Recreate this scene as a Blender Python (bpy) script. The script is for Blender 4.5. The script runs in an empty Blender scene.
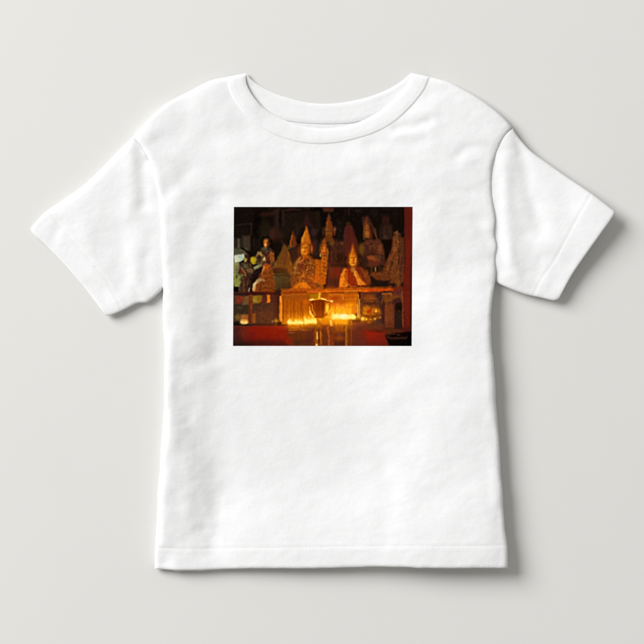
# White toddler t-shirt lying flat on a pale matte surface, photo print on its chest.
SURF = (.712, .708, .684); INK = 1.06
AMB = .36; AMB_COL = (1, .978, .94, 1)
KEY_W = 745; KEY_SIZE = 4.8; KEY_LOC = (-5.1, 3.5, 4.3); KEY_COL = (1, 1.003, 1.012)
# ---- the printed photograph, painted in photograph pixels (X right, Y down) ----
import numpy as np
class Painter:
    def __init__(s, X, Y, seed=5):
        s.X, s.Y = X, Y; s.wX, s.wY = X, Y
        s.H, s.W = X.shape
        s.c = np.zeros((s.H, s.W, 3)); s.o = (0., 0.); s.k = 14.
        s.dx = (X[0, -1] - X[0, 0]) / (s.W - 1); s.dy = (Y[-1, 0] - Y[0, 0]) / (s.H - 1)
        s.rng = np.random.default_rng(seed)
    def O(s, x, y, k=14.): s.o = (x, y); s.k = k
    def T(s, p):
        p = np.asarray(p, float).reshape(-1, 2)
        return p / s.k + np.array(s.o)
    def win(s, x0, x1, y0, y1):
        sh = 1.2
        i0 = int(np.clip((y0 - s.Y[0, 0]) / s.dy - 2, 0, s.H)); i1 = int(np.clip((y1 - s.Y[0, 0]) / s.dy + 3, 0, s.H))
        j0 = int(np.clip((x0 - s.X[0, 0]) / s.dx - 2, 0, s.W)); j1 = int(np.clip((x1 + sh - s.X[0, 0]) / s.dx + 4, 0, s.W))
        return slice(i0, i1), slice(j0, j1)
    def mix(s, w, a, col):
        if a.size == 0: return
        s.c[w] += (np.array(col, float) - s.c[w]) * a[..., None]
    def P(s, col, pts, soft=.8, a=1.):
        soft *= 1.; p = s.T(pts); m = soft + .5
        w = s.win(p[:, 0].min() - m, p[:, 0].max() + m, p[:, 1].min() - m, p[:, 1].max() + m)
        X, Y = s.wX[w], s.wY[w]
        if X.size == 0: return
        d = np.full(X.shape, 1e9); ins = np.zeros(X.shape, bool)
        for (ax, ay), (bx, by) in zip(p, np.roll(p, -1, 0)):
            ex, ey = bx - ax, by - ay; L = ex * ex + ey * ey + 1e-12
            t = np.clip(((X - ax) * ex + (Y - ay) * ey) / L, 0, 1)
            d = np.minimum(d, (X - ax - t * ex) ** 2 + (Y - ay - t * ey) ** 2)
            c = (ay > Y) != (by > Y)
            with np.errstate(divide='ignore', invalid='ignore'):
                xi = (bx - ax) * (Y - ay) / (by - ay + 1e-12) + ax
            ins ^= c & (X < xi)
        d = np.sqrt(d); d = np.where(ins, d, -d)
        t = np.clip(d / soft * .5 + .5, 0, 1); s.mix(w, a * t * t * (3 - 2 * t), col)
    def R(s, col, x0, y0, x1, y1, soft=.8, a=1.): s.P(col, [(x0, y0), (x1, y0), (x1, y1), (x0, y1)], soft, a)
    def E(s, col, cx, cy, rx, ry, soft=.8, a=1., ang=0.):
        (X0, Y0), = s.T((cx, cy)); rx /= s.k; ry /= s.k; m = max(rx, ry) + soft + .5
        w = s.win(X0 - m, X0 + m, Y0 - m, Y0 + m); X, Y = s.wX[w] - X0, s.wY[w] - Y0
        if X.size == 0: return
        c_, s_ = np.cos(ang), np.sin(ang); u = (X * c_ + Y * s_) / rx; v = (-X * s_ + Y * c_) / ry
        d = (1 - np.sqrt(u * u + v * v)) * min(rx, ry)
        t = np.clip(d / soft * .5 + .5, 0, 1); s.mix(w, a * t * t * (3 - 2 * t), col)
    def L(s, col, pts, wd=14, soft=.6, a=1.):
        soft *= .8; p = s.T(pts); r = wd / s.k / 2; m = r + soft + .5
        w = s.win(p[:, 0].min() - m, p[:, 0].max() + m, p[:, 1].min() - m, p[:, 1].max() + m)
        X, Y = s.wX[w], s.wY[w]
        if X.size == 0: return
        d = np.full(X.shape, 1e9)
        for (ax, ay), (bx, by) in zip(p[:-1], p[1:]):
            ex, ey = bx - ax, by - ay; L = ex * ex + ey * ey + 1e-12
            t = np.clip(((X - ax) * ex + (Y - ay) * ey) / L, 0, 1)
            d = np.minimum(d, (X - ax - t * ex) ** 2 + (Y - ay - t * ey) ** 2)
        t = np.clip((r - np.sqrt(d)) / soft * .5 + .5, 0, 1); s.mix(w, a * t * t * (3 - 2 * t), col)
    def G(s, col, cx, cy, sx, sy, a=1.):      # additive bloom of a flame
        (X0, Y0), = s.T((cx, cy)); sx /= s.k; sy /= s.k
        w = s.win(X0 - 3 * sx, X0 + 3 * sx, Y0 - 3 * sy, Y0 + 3 * sy); X, Y = s.X[w] - X0, s.Y[w] - Y0
        if X.size == 0: return
        g = np.exp(-.5 * ((X / sx) ** 2 + (Y / sy) ** 2)); e = a * np.clip((g - .011) / .989, 0, 1)
        s.c[w] += e[..., None] * np.array(col, float) * (1 - s.c[w] / 275.)
    def noise(s, X, Y, fx, fy=None, seed=0):
        fy = fy or fx; r = np.random.default_rng(seed); g = r.uniform(-1, 1, (64, 64))
        u, v = X / fx + 7.3, Y / fy + 3.1; i, j = np.floor(u).astype(int), np.floor(v).astype(int)
        a, b = u - i, v - j; a = a * a * (3 - 2 * a); b = b * b * (3 - 2 * b); q = lambda m, n: g[m % 64, n % 64]
        return (q(i, j) * (1 - a) + q(i + 1, j) * a) * (1 - b) + (q(i, j + 1) * (1 - a) + q(i + 1, j + 1) * a) * b
    def N(s, pts, amp, fx, fy=None, seed=0, tint=(1, .8, .6), soft=1.):    # mottled detail inside a polygon, proportional
        p = s.T(pts); w = s.win(p[:, 0].min(), p[:, 0].max(), p[:, 1].min(), p[:, 1].max()); X, Y = s.X[w], s.Y[w]
        if X.size == 0: return
        keep = s.c.copy(); s.c[:] = 0; s.P((1, 1, 1), pts, soft); m = s.c[w][..., :1].copy(); s.c = keep
        fx *= 1.5; fy = (fy or fx / 1.5) * 1.5; n = s.noise(X, Y, fx, fy, seed) + .6 * s.noise(X, Y, fx * .55, (fy or fx) * .55, seed + 1)
        s.c[w] *= 1 + m * (.20 * amp * n[..., None]) * np.array(tint)

def paint_print(X, Y):
    p = Painter(X, Y); wv = p.noise
    p.wX = X + .42 * wv(X, Y, 3.1, 3.1, 201) + .22 * wv(X, Y, 1.4, 1.4, 202); p.wY = Y + .42 * wv(X, Y, 3.1, 3.1, 203) + .22 * wv(X, Y, 1.4, 1.4, 204); P, R, E, L, G, N, O = p.P, p.R, p.E, p.L, p.G, p.N, p.O
    p.c[:] = (18, 11, 9)
    # A top left
    O(231, 205)
    R((22, 14, 11), 0, 0, 320, 600, 3); P((46, 24, 22), [(350, 130), (590, 80), (620, 130), (560, 160), (360, 165)], 2.2, .9)
    R((42, 27, 22), 600, 50, 680, 520, 2.5, .8); L((40, 30, 24), [(50, 290), (150, 275), (280, 262)], 16, 1)
    L((40, 30, 26), [(285, 262), (285, 504)], 22, 1.2); R((26, 15, 12), 70, 310, 250, 450, 2)
    for x in (95, 150, 200, 235): L((40, 26, 22), [(x, 360), (x + 4, 440)], 14, 1, .5)
    E((35, 28, 17), 480, 350, 80, 130, 4, .9); E((66, 35, 34), 580, 410, 50, 85, 2.5, .9)
    E((8, 6, 6), 370, 190, 45, 70, 3); L((9, 7, 7), [(345, 240), (350, 500)], 50, 2, .7)
    L((42, 32, 18), [(400, 490), (430, 430), (480, 400)], 20, 2, .6)
    # B
    O(276, 205)
    R((31, 21, 19), 60, 60, 560, 500, 4, .9); R((48, 34, 28), 0, 60, 40, 420, 2, .7); L((46, 34, 28), [(105, 80), (105, 300)], 26, 1.2, .8)
    L((16, 10, 6), [(55, 110), (55, 240)], 30, 1.5, .9); L((56, 28, 30), [(150, 75), (240, 60), (330, 75)], 30, 1.5, .8)
    L((16, 6, 6), [(120, 110), (300, 90), (380, 75)], 14, 1, .8); E((8, 5, 4), 560, 60, 80, 35, 2)
    L((60, 42, 40), [(410, 40), (470, 50)], 14, 1, .6)
    P((56, 26, 32), [(430, 120), (500, 290), (380, 290)], 2.2, .9); E((40, 28, 12), 272, 270, 26, 22, 1.5)
    E((42, 32, 38), 310, 370, 45, 70, 3, .8); E((58, 38, 50), 530, 380, 45, 60, 2.5, .8); L((50, 36, 34), [(580, 100), (600, 340)], 50, 2.5, .5)
    E((60, 36, 34), 60, 430, 40, 60, 3, .6)
    # wall pieces between B and F
    O(276, 240); R((46, 30, 28), 150, 60, 350, 340, 4, .8); E((44, 18, 42), 292, 240, 30, 40, 2, .8); R((22, 16, 14), 0, 0, 60, 270, 4, .7)
    L((58, 34, 30), [(85, 20), (110, 120)], 40, 2.5, .6)
    E((34, 32, 34), 580, 160, 40, 75, 2.2, .8); E((60, 42, 62), 560, 50, 36, 50, 3, .6)
    # C
    O(321, 205)
    P((78, 42, 34), [(20, 50), (110, 40), (180, 50), (170, 95), (40, 100)], 1.5, .9); L((82, 26, 18), [(105, 60), (135, 60)], 20, 1, .8)
    L((46, 25, 29), [(392, 50), (392, 130)], 30, 1.2, .8); L((36, 22, 24), [(340, 70), (340, 140)], 20, 1.2, .7); E((38, 29, 26), 520, 85, 50, 22, 1.5, .8)
    R((30, 23, 20), 210, 200, 330, 504, 4, .6)
    # halo and body of back statue (G upper)
    O(321, 240); P((64, 33, 32), [(100, 20), (200, 0), (330, 40), (370, 120), (350, 340), (110, 360)], 3, .95); P((58, 34, 30), [(0, -10), (60, -20), (110, 40), (120, 350), (60, 500)], 2)
    E((86, 64, 38), 152, 55, 34, 28, 1.6, .9); E((78, 48, 34), 295, 40, 45, 26, 2, .8); L((88, 50, 46), [(210, 0), (220, 90)], 16, 1.2, .5)
    E((30, 18, 14), 270, 260, 90, 70, 3, .95); E((24, 18, 26), 345, 110, 26, 110, 2, .7); N([(100, 0), (350, 0), (350, 340), (100, 340)], .35, 1.2, 2, 3)
    # back statue head + hat
    O(321, 205)
    P((64, 42, 48), [(112, 110), (150, 200), (75, 200)], 1.6, .9); P((112, 56, 22), [(112, 130), (138, 220), (168, 330), (165, 430), (110, 462), (60, 440), (48, 340), (80, 220)], 1.1)
    L((90, 44, 26), [(150, 240), (170, 370)], 22, 1.2, .7); E((126, 72, 26), 104, 396, 40, 50, 1.2); L((80, 44, 16), [(60, 372), (90, 380)], 12, .7, .8); L((80, 44, 16), [(112, 380), (142, 372)], 12, .7, .8)
    L((90, 48, 18), [(85, 424), (120, 424)], 9, .7, .8); L((170, 96, 34), [(92, 240), (86, 360)], 14, 1.2, .6); P((110, 58, 24), [(60, 440), (150, 440), (190, 520), (20, 520)], 1.5, .9)
    E((108, 66, 54), 192, 350, 18, 44, 1.2); E((80, 30, 20), 190, 400, 14, 30, 1); E((70, 50, 34), 30, 380, 14, 50, 1.5, .9)
    # purple pointed hat
    P((80, 31, 31), [(380, 245), (435, 300), (475, 400), (520, 560), (520, 720), (330, 720), (312, 500), (325, 370), (350, 280)], 1.6)
    L((66, 36, 46), [(345, 340), (325, 500), (345, 650)], 26, 1.6, .9); E((50, 38, 16), 385, 262, 34, 20, 1.5, .8); L((88, 26, 22), [(405, 360), (410, 440)], 40, 2, .5)
    # D: right statue hat and dim statue
    O(366, 205)
    P((64, 36, 30), [(-50, 170), (20, 150), (60, 200), (70, 260), (-40, 280), (-60, 220)], 1.8, .9)
    P((92, 46, 28), [(4, 170), (44, 230), (92, 370), (84, 480), (-40, 480), (-44, 360), (-24, 240)], 1.2); P((146, 78, 32), [(4, 230), (30, 300), (50, 400), (40, 470), (-20, 470), (-16, 330)], 1.2, .9); P((104, 62, 26), [(-28, 250), (-10, 380), (-18, 480), (-36, 480), (-36, 270)], 1)
    E((150, 98, 34), 6, 400, 20, 44, 1.2, .8); L((60, 26, 18), [(62, 280), (80, 380), (70, 480)], 22, 1, .8); L((88, 54, 46), [(118, 330), (140, 440), (160, 490)], 26, 1.6, .8); E((46, 40, 14), -2, 476, 34, 14, 1, .8)
    L((24, 12, 14), [(80, 250), (110, 330)], 20, 1.5, .7)
    E((46, 24, 24), 275, 200, 58, 58, 3, .95); P((46, 31, 32), [(220, 270), (350, 270), (390, 460), (330, 500), (200, 500), (190, 400)], 3, .9); E((62, 50, 44), 280, 450, 34, 34, 2, .8)
    for x in (250, 290, 330): L((64, 44, 44), [(x, 300), (x + 6, 400)], 12, 1.2, .5)
    E((30, 24, 18), 120, 120, 44, 60, 3, .7); E((38, 28, 22), 410, 130, 40, 70, 3, .35); E((40, 30, 22), 300, 55, 50, 18, 2, .5)
    L((44, 14, 14), [(490, 60), (492, 270)], 10, 1.2, .8)
    # H body of right statue
    O(366, 240)
    P((22, 13, 11), [(-60, 330), (260, 330), (240, 490), (-60, 490)], 2)
    P((72, 38, 34), [(-20, 0), (190, -10), (245, 90), (268, 200), (256, 340), (100, 380), (-20, 370), (-60, 250), (-60, 80)], 1.6)
    P((92, 48, 32), [(120, 60), (210, 70), (250, 160), (240, 215), (130, 190)], 1.8, .8); P((146, 74, 32), [(15, 230), (90, 215), (150, 290), (120, 300), (20, 275)], 1.4, .9)
    P((92, 38, 30), [(50, 280), (160, 300), (140, 340), (40, 320)], 1.6, .8); E((48, 28, 36), 235, 285, 34, 50, 1.8, .8); E((50, 24, 26), 80, 170, 70, 40, 2, .7); E((60, 54, 40), 195, 250, 28, 26, 1.5, .6)
    L((40, 20, 18), [(10, 205), (90, 190), (200, 215)], 14, 1.2, .7); E((56, 30, 40), -10, 110, 40, 60, 2.5, .7); L((96, 58, 40), [(60, 20), (150, 30)], 14, 1.5, .6)
    L((134, 122, 90), [(135, 385), (135, 435)], 14, .8); L((54, 38, 18), [(75, 390), (75, 460)], 26, 1.2); L((40, 30, 16), [(190, 380), (210, 460)], 40, 2, .8)
    P((9, 5, 6), [(205, 0), (370, 0), (350, 180), (300, 260), (270, 285), (262, 180), (245, 90)], 1.6)
    P((98, 50, 26), [(375, -40), (430, -70), (530, -20), (540, 600), (20, 600), (40, 500), (80, 455), (230, 440), (255, 360), (330, 210), (362, 110)], 2)
    N([(375, -80), (535, -40), (535, 600), (20, 600), (80, 455), (230, 440), (255, 360), (330, 210), (362, 110)], .5, 1.1, 1.6, 8)
    E((128, 76, 44), 400, 120, 30, 50, 1.6, .6); L((48, 30, 34), [(470, 20), (485, 200)], 26, 1.6, .8); E((82, 40, 42), 495, 310, 34, 60, 2, .8); L((44, 22, 26), [(465, 320), (470, 430)], 14, 1.2, .7)
    L((130, 72, 46), [(335, 210), (320, 280)], 20, 1.2, .6); L((120, 76, 50), [(420, -60), (440, -10)], 24, 1.6, .6); E((50, 26, 18), 350, 320, 16, 24, 1.2, .6); E((110, 70, 24), 420, 470, 40, 40, 2, .6)
    # E: left window area
    O(231, 240)
    R((58, 50, 42), 30, -20, 150, 130, 2.5); L((90, 84, 76), [(108, -10), (104, 100)], 34, 1.2, .8); L((36, 26, 22), [(68, -10), (66, 100)], 24, 1.2, .8)
    R((66, 54, 46), 160, -60, 275, 150, 2, .95); L((84, 68, 58), [(200, -40), (205, 90)], 14, 1.2, .5); R((20, 14, 12), 280, -60, 345, 230, 1.4); L((52, 38, 28), [(320, -20), (316, 90)], 12, .9, .8)
    R((84, 82, 60), 40, 120, 225, 215, 1.5); L((110, 104, 80), [(60, 190), (180, 200), (220, 190)], 14, 1.2, .5)
    P((200, 222, 214), [(45, 212), (185, 194), (195, 240), (130, 305), (45, 330)], 1.1); E((176, 214, 232), 140, 245, 40, 30, 1.6, .9); E((226, 244, 228), 80, 270, 34, 34, 1.5, .8)
    P((150, 152, 92), [(40, 325), (110, 305), (140, 340), (110, 640), (40, 640)], 1.2); E((120, 106, 50), 80, 440, 26, 60, 1.5, .6); E((172, 180, 90), 70, 560, 30, 60, 2, .7)
    L((12, 8, 8), [(150, 115), (205, 150), (250, 205)], 20, .9); R((30, 22, 20), 330, -20, 440, 230, 3, .8)
    L((110, 106, 84), [(385, 165), (352, 230), (352, 330)], 18, 1, .8); E((176, 156, 22), 312, 288, 44, 56, 1.); E((206, 190, 40), 300, 280, 20, 30, 1.2, .6)
    P((34, 20, 24), [(250, 330), (330, 360), (440, 380), (460, 560), (250, 560)], 1.6); P((152, 158, 124), [(308, 385), (400, 335), (445, 325), (440, 365), (330, 420)], 1.1); L((60, 56, 50), [(360, 320), (400, 360)], 14, 1, .6)
    # seated left statue
    P((58, 36, 28), [(120, 340), (180, 310), (280, 310), (320, 420), (320, 730), (120, 730), (100, 500)], 1.3); E((66, 28, 22), 238, 255, 26, 50, 1.1); L((84, 60, 24), [(220, 210), (226, 280)], 12, .9, .7)
    E((204, 186, 80), 200, 278, 20, 30, .9); E((104, 98, 66), 185, 365, 60, 26, 1.4, .8); E((50, 34, 44), 150, 340, 30, 24, 1.2, .7)
    P((112, 42, 22), [(130, 390), (150, 385), (220, 480), (180, 500), (120, 480)], 1.1); L((186, 116, 52), [(150, 400), (205, 460), (205, 500)], 16, 1); E((120, 76, 60), 250, 430, 34, 30, 1.4, .8); E((122, 110, 74), 290, 430, 24, 30, 1.3, .6)
    N([(110, 320), (320, 320), (320, 720), (110, 720)], .5, .9, 1.1, 12)
    # statue one
    L((12, 9, 9), [(430, 0), (455, -40), (520, -45), (560, 10), (562, 80)], 26, 1.2, .9); E((34, 28, 18), 480, -90, 50, 46, 3, .6)
    P((66, 42, 34), [(440, 110), (560, 110), (620, 180), (630, 400), (620, 520), (440, 520), (430, 330), (370, 330), (360, 240), (390, 150)], 1.4)
    E((104, 100, 76), 480, 120, 46, 26, 1.3, .8); E((40, 34, 34), 530, 130, 30, 26, 1.2, .8); E((186, 106, 40), 490, 45, 34, 54, 1); E((240, 178, 88), 484, 62, 15, 26, 1, .85); E((104, 46, 20), 522, 50, 16, 46, 1, .8); E((210, 140, 50), 488, 10, 26, 14, 1, .7)
    L((90, 40, 14), [(466, 34), (482, 38)], 8, .6, .8); L((90, 40, 14), [(496, 36), (512, 34)], 8, .6, .8)
    P((188, 150, 84), [(370, 170), (420, 165), (445, 215), (400, 230), (360, 240)], 1.1, .9); E((66, 36, 22), 405, 232, 26, 20, 1); P((122, 112, 78), [(360, 250), (420, 280), (450, 330), (380, 330)], 1.2, .8); E((46, 34, 30), 400, 290, 26, 16, 1, .7)
    E((76, 34, 38), 520, 250, 40, 74, 1.6); P((184, 96, 38), [(560, 160), (595, 190), (600, 300), (565, 320), (545, 230)], 1.2, .95); E((240, 214, 150), 468, 265, 13, 26, 1)
    P((178, 84, 22), [(440, 360), (500, 330), (560, 350), (600, 520), (430, 520)], 1.4, .95); L((235, 176, 96), [(470, 380), (440, 450), (440, 490)], 18, 1); E((200, 110, 20), 505, 440, 26, 50, 1.6, .7); E((112, 48, 32), 560, 400, 30, 50, 1.6, .8)
    L((232, 200, 150), [(466, 395), (480, 400)], 12, .9, .7)
    N([(360, 130), (620, 130), (620, 520), (430, 520)], .35, .9, 1.2, 15)
    R((18, 14, 14), 615, 60, 680, 330, 1.8, .9)
    # F: cloaked olive figure
    O(276, 240)
    P((114, 82, 30), [(115, 60), (170, 130), (230, 350), (240, 560), (-20, 560), (-30, 340), (60, 180)], 1.6)
    E((148, 66, 28), 150, 225, 40, 60, 2, .9); E((98, 48, 52), 110, 300, 28, 40, 1.6, .85); E((86, 48, 30), 130, 140, 34, 60, 2.2, .6); P((168, 92, 22), [(160, 320), (215, 330), (245, 520), (190, 520)], 1.5, .85)
    E((134, 106, 44), 30, 350, 36, 34, 1.8, .7); L((90, 64, 34), [(60, 220), (10, 340)], 16, 1.4, .6); N([(110, 80), (240, 560), (-20, 560), (-20, 300)], .35, 1, 1.4, 21)
    P((38, 28, 16), [(-20, 400), (60, 385), (150, 400), (190, 530), (-20, 530)], 1.4); E((70, 20, 42), 22, 415, 26, 24, 1.2, .9); E((130, 116, 74), 40, 480, 50, 14, 1.2, .8); E((70, 18, 40), 100, 400, 24, 12, 1.2, .7)
    P((46, 30, 28), [(190, 110), (330, 100), (330, 220), (280, 300), (250, 340), (210, 260)], 1.8, .8)
    # small hat figure
    O(276, 205); P((104, 54, 26), [(234, 350), (272, 450), (286, 560), (246, 600), (198, 590), (196, 510), (214, 440)], 1.1); L((176, 98, 48), [(228, 430), (208, 520), (208, 585)], 15, 1., .9)
    L((110, 46, 18), [(255, 450), (262, 560)], 26, 1.3, .8); L((70, 30, 16), [(225, 500), (232, 550)], 10, .8, .7); L((120, 110, 70), [(190, 560), (175, 610), (200, 610)], 12, 1, .7)
    # J lower folds
    O(276, 275)
    P((82, 76, 50), [(-10, 10), (90, 30), (100, 170), (0, 190)], 2); P((52, 27, 34), [(95, 0), (200, 0), (215, 110), (180, 175), (95, 180)], 1.8); L((110, 104, 76), [(0, 60), (50, 60)], 16, 1.4, .6)
    # main statue
    O(276, 240)
    P((116, 64, 30), [(330, 220), (400, 200), (480, 220), (545, 290), (540, 700), (200, 700), (200, 480), (250, 330)], 1.5)
    N([(330, 220), (480, 220), (545, 290), (540, 690), (210, 690), (200, 480), (250, 330)], .75, .75, 1.1, 31, (1, .95, .7))
    E((126, 100, 52), 280, 370, 34, 60, 1.8, .75); E((102, 42, 40), 350, 350, 40, 60, 1.8, .8); L((60, 28, 16), [(410, 250), (415, 420)], 16, 1.1, .7)
    r = p.rng
    for i in range(60):
        x, y = r.uniform(230, 530), r.uniform(270, 640)
        if x < 340 - (y - 250) * .2: continue
        q = r.uniform(0, 6.28); l = r.uniform(10, 24)
        L([(226, 138, 84), (206, 120, 50), (220, 150, 60), (70, 30, 14), (60, 26, 20)][i % 5], [(x, y), (x + l * np.cos(q), y + l * np.sin(q)), (x + l * np.cos(q + .9), y + l * np.sin(q + .9))], 8, .8, .42)
    P((226, 132, 20), [(372, 440), (395, 450), (400, 520), (355, 520)], 1.1, .9); L((180, 150, 96), [(200, 470), (270, 450), (330, 460)], 12, 1, .7)
    P((182, 92, 16), [(360, 190), (440, 180), (450, 250), (400, 290), (370, 240)], 1.2, .95); E((90, 38, 24), 520, 110, 30, 90, 2, .8); E((116, 50, 20), 332, 150, 26, 60, 1.8, .8)
    P((126, 62, 12), [(430, -200), (456, -110), (490, 60), (470, 190), (420, 190), (350, 90), (348, 0), (392, -100)], 1.1)
    P((198, 116, 24), [(428, -190), (442, -100), (455, 20), (380, 30), (350, 20), (380, -70), (408, -130)], 1.1, .9); L((240, 170, 70), [(372, -40), (366, 20)], 18, 1.3, .8)
    L((110, 60, 40), [(430, -190), (455, -130)], 22, 1.6, .6); L((120, 60, 10), [(362, 30), (440, 18)], 12, 1, .6)
    E((212, 124, 22), 400, 135, 50, 76, 1.1); E((238, 166, 42), 366, 140, 13, 46, 1.1, .8); L((104, 50, 8), [(374, 98), (396, 102)], 11, .7, .85); L((104, 50, 8), [(416, 100), (438, 98)], 11, .7, .85)
    L((128, 62, 8), [(400, 105), (402, 145)], 10, .8, .7); L((112, 50, 6), [(385, 160), (418, 160)], 11, .8, .8); E((232, 150, 46), 402, 190, 26, 18, 1, .8); E((146, 70, 8), 446, 140, 24, 66, 1.3, .85)
    E((196, 106, 64), 498, 125, 14, 48, 1, .9); E((226, 130, 30), 402, 70, 34, 14, 1, .5)
    # throne back
    P((166, 84, 10), [(545, 265), (660, 285), (660, 700), (540, 700)], 1.4); 
    for x in (560, 590, 625): L((196, 106, 20), [(x, 300), (x, 690)], 12, 1.2, .5)
    L((110, 50, 8), [(543, 280), (543, 690)], 12, 1, .8); E((186, 100, 20), 590, 600, 50, 70, 3, .6)
    # G statue with tall hat
    O(321, 240)
    P((176, 90, 22), [(12, 225), (95, 225), (92, 350), (70, 560), (60, 620), (5, 620), (0, 400)], 1.2); P((168, 88, 24), [(45, -10), (78, 80), (75, 120), (10, 120), (12, 60)], 1.3)
    E((194, 92, 22), 46, 155, 42, 66, 1.2); E((232, 150, 60), 48, 110, 14, 14, 1, .7); L((206, 156, 66), [(14, 130), (8, 200), (30, 222)], 12, .9, .8); L((196, 140, 54), [(92, 130), (98, 190), (80, 222)], 12, .9, .8)
    E((140, 50, 14), 45, 175, 20, 12, 1, .8); E((214, 128, 40), 48, 150, 14, 20, 1, .6); E((230, 190, 130), -6, 215, 9, 20, .8, .8); E((214, 130, 30), -6, 130, 14, 60, 1.2, .6)
    for k in range(12): L([(232, 140, 50), (110, 46, 10)][k % 2], [(20 + 9 * (k % 4), 240 + 27 * k), (60 + 7 * (k % 3), 252 + 27 * k)], 10, .9, .6)
    L((106, 50, 14), [(84, 240), (76, 500)], 12, 1, .7)
    P((70, 34, 34), [(100, 360), (200, 370), (330, 380), (340, 690), (70, 690)], 2, .9); P((106, 34, 20), [(140, 400), (230, 380), (290, 420), (290, 540), (150, 560)], 2.4, .9); E((82, 46, 56), 120, 420, 22, 60, 2, .7); E((70, 34, 50), 310, 420, 30, 40, 2, .7); E((150, 14, 60), 235, 460, 14, 20, 1.3, .5)
    P((52, 26, 42), [(90, 540), (300, 530), (330, 680), (90, 680)], 2, .7); E((120, 50, 14), 130, 660, 60, 20, 2, .7)
    # right attendant behind
    E((104, 72, 26), 565, 130, 40, 76, 2, .95); E((30, 20, 22), 610, 310, 50, 80, 2.5, .95); L((76, 50, 40), [(545, 250), (555, 300)], 16, 1.3, .6)
    # statue H
    P((118, 40, 24), [(340, 390), (440, 370), (540, 370), (600, 410), (650, 480), (680, 640), (240, 680), (270, 480)], 1.8)
    P((134, 36, 14), [(350, 400), (440, 430), (480, 600), (440, 660), (370, 600), (330, 520)], 1.5, .95); E((88, 34, 26), 545, 440, 60, 50, 2.2, .8); E((86, 20, 22), 590, 560, 30, 40, 2, .8); E((114, 72, 30), 635, 500, 24, 60, 2, .8)
    P((226, 128, 20), [(325, 400), (352, 410), (330, 490), (345, 560), (375, 640), (320, 676), (250, 680), (262, 580), (285, 480)], 1.3); L((242, 160, 50), [(320, 430), (285, 520), (275, 640)], 16, 1.4, .6)
    P((226, 138, 36), [(450, 430), (500, 430), (520, 500), (600, 590), (620, 620), (560, 640), (520, 620), (490, 540), (455, 480)], 1.2); E((190, 132, 70), 445, 420, 30, 34, 1.3, .8); L((110, 60, 24), [(440, 450), (455, 480)], 12, .9, .8); L((236, 190, 110), [(468, 450), (485, 500)], 14, .9, .8)
    E((150, 92, 40), 440, 385, 34, 20, 1.3, .8); N([(330, 400), (640, 400), (640, 660), (330, 660)], .3, 1, 1.2, 44)
    L((200, 110, 30), [(350, 590), (420, 655), (490, 650)], 12, 1, .8)
    P((124, 62, 20), [(445, 40), (474, 150), (516, 230), (530, 330), (490, 370), (390, 370), (360, 320), (370, 240), (405, 150)], 1.6, .95)
    P((190, 100, 18), [(446, 70), (466, 160), (495, 225), (395, 225), (425, 150)], 1.4, .95); L((226, 150, 50), [(440, 130), (420, 215)], 14, 1.2, .6); E((214, 124, 20), 445, 285, 54, 82, 1.1); E((242, 176, 58), 414, 282, 14, 46, 1.1, .85); E((236, 166, 80), 490, 300, 9, 44, .9, .8)
    L((112, 52, 8), [(410, 245), (436, 250)], 11, .7, .8); L((112, 52, 8), [(458, 250), (484, 245)], 11, .7, .8); L((140, 66, 10), [(460, 255), (462, 300)], 12, .9, .8); L((130, 56, 10), [(434, 325), (472, 325)], 11, .8, .8); E((242, 174, 80), 446, 348, 24, 12, .9, .8)
    E((84, 36, 22), 384, 350, 16, 26, 1.2, .8); E((70, 30, 24), 512, 340, 16, 36, 1.4, .7)
    # I lower left
    O(231, 275)
    P((150, 166, 62), [(45, -10), (175, -10), (165, 60), (125, 165), (45, 165)], 1.2); P((50, 50, 30), [(70, 0), (95, 0), (90, 45), (60, 50)], 1, .7); L((44, 40, 26), [(160, 20), (130, 70)], 18, 1.2, .7); E((90, 80, 40), 130, 0, 24, 20, 1.2, .6)
    R((14, 8, 8), 45, 168, 108, 240, 1); P((84, 42, 26), [(160, 20), (240, 0), (250, 250), (110, 250), (130, 130)], 1.3); L((140, 96, 56), [(182, 110), (188, 230)], 10, 1, .7); E((120, 96, 66), 115, 190, 14, 34, 1.2, .6)
    L((50, 24, 24), [(205, 60), (212, 230)], 12, 1, .7); P((28, 17, 20), [(240, 0), (400, -20), (360, 60), (310, 130), (310, 240), (245, 240)], 1.3); L((130, 124, 90), [(238, 90), (232, 140)], 10, .9, .7)
    L((206, 200, 190), [(262, 190), (250, 232)], 14, .9, .85)
    P((160, 72, 20), [(440, -40), (600, -20), (640, 120), (644, 240), (330, 240), (330, 160), (400, 90)], 1.5)
    N([(440, -40), (600, -20), (640, 240), (330, 240)], .7, .9, .9, 52, (1, .95, .7))
    E((110, 98, 60), 615, 40, 40, 26, 1.6, .8); E((198, 104, 64), 605, 130, 24, 24, 1.6, .7); E((160, 130, 60), 575, 190, 24, 34, 1.5, .6); E((78, 26, 22), 450, 100, 50, 14, 1.1, .8); E((84, 22, 20), 415, 190, 18, 30, 1.2, .7)
    L((200, 184, 140), [(322, 190), (326, 130), (372, 85), (440, 62)], 46, 1.1); L((240, 222, 182), [(325, 150), (345, 110), (380, 95)], 16, 1, .8); E((226, 160, 110), 322, 200, 18, 26, 1.1, .9); E((244, 226, 196), 462, 82, 14, 20, 1, .9); L((200, 120, 40), [(372, 170), (374, 225)], 12, 1, .8)
    L((150, 130, 90), [(410, 20), (440, 60)], 12, 1, .6)
    R((58, 20, 24), 20, 236, 644, 276, .9); R((76, 26, 14), 480, 232, 600, 272, 1.2, .8); L((84, 40, 34), [(45, 240), (200, 240)], 6, .8, .6)
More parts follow.
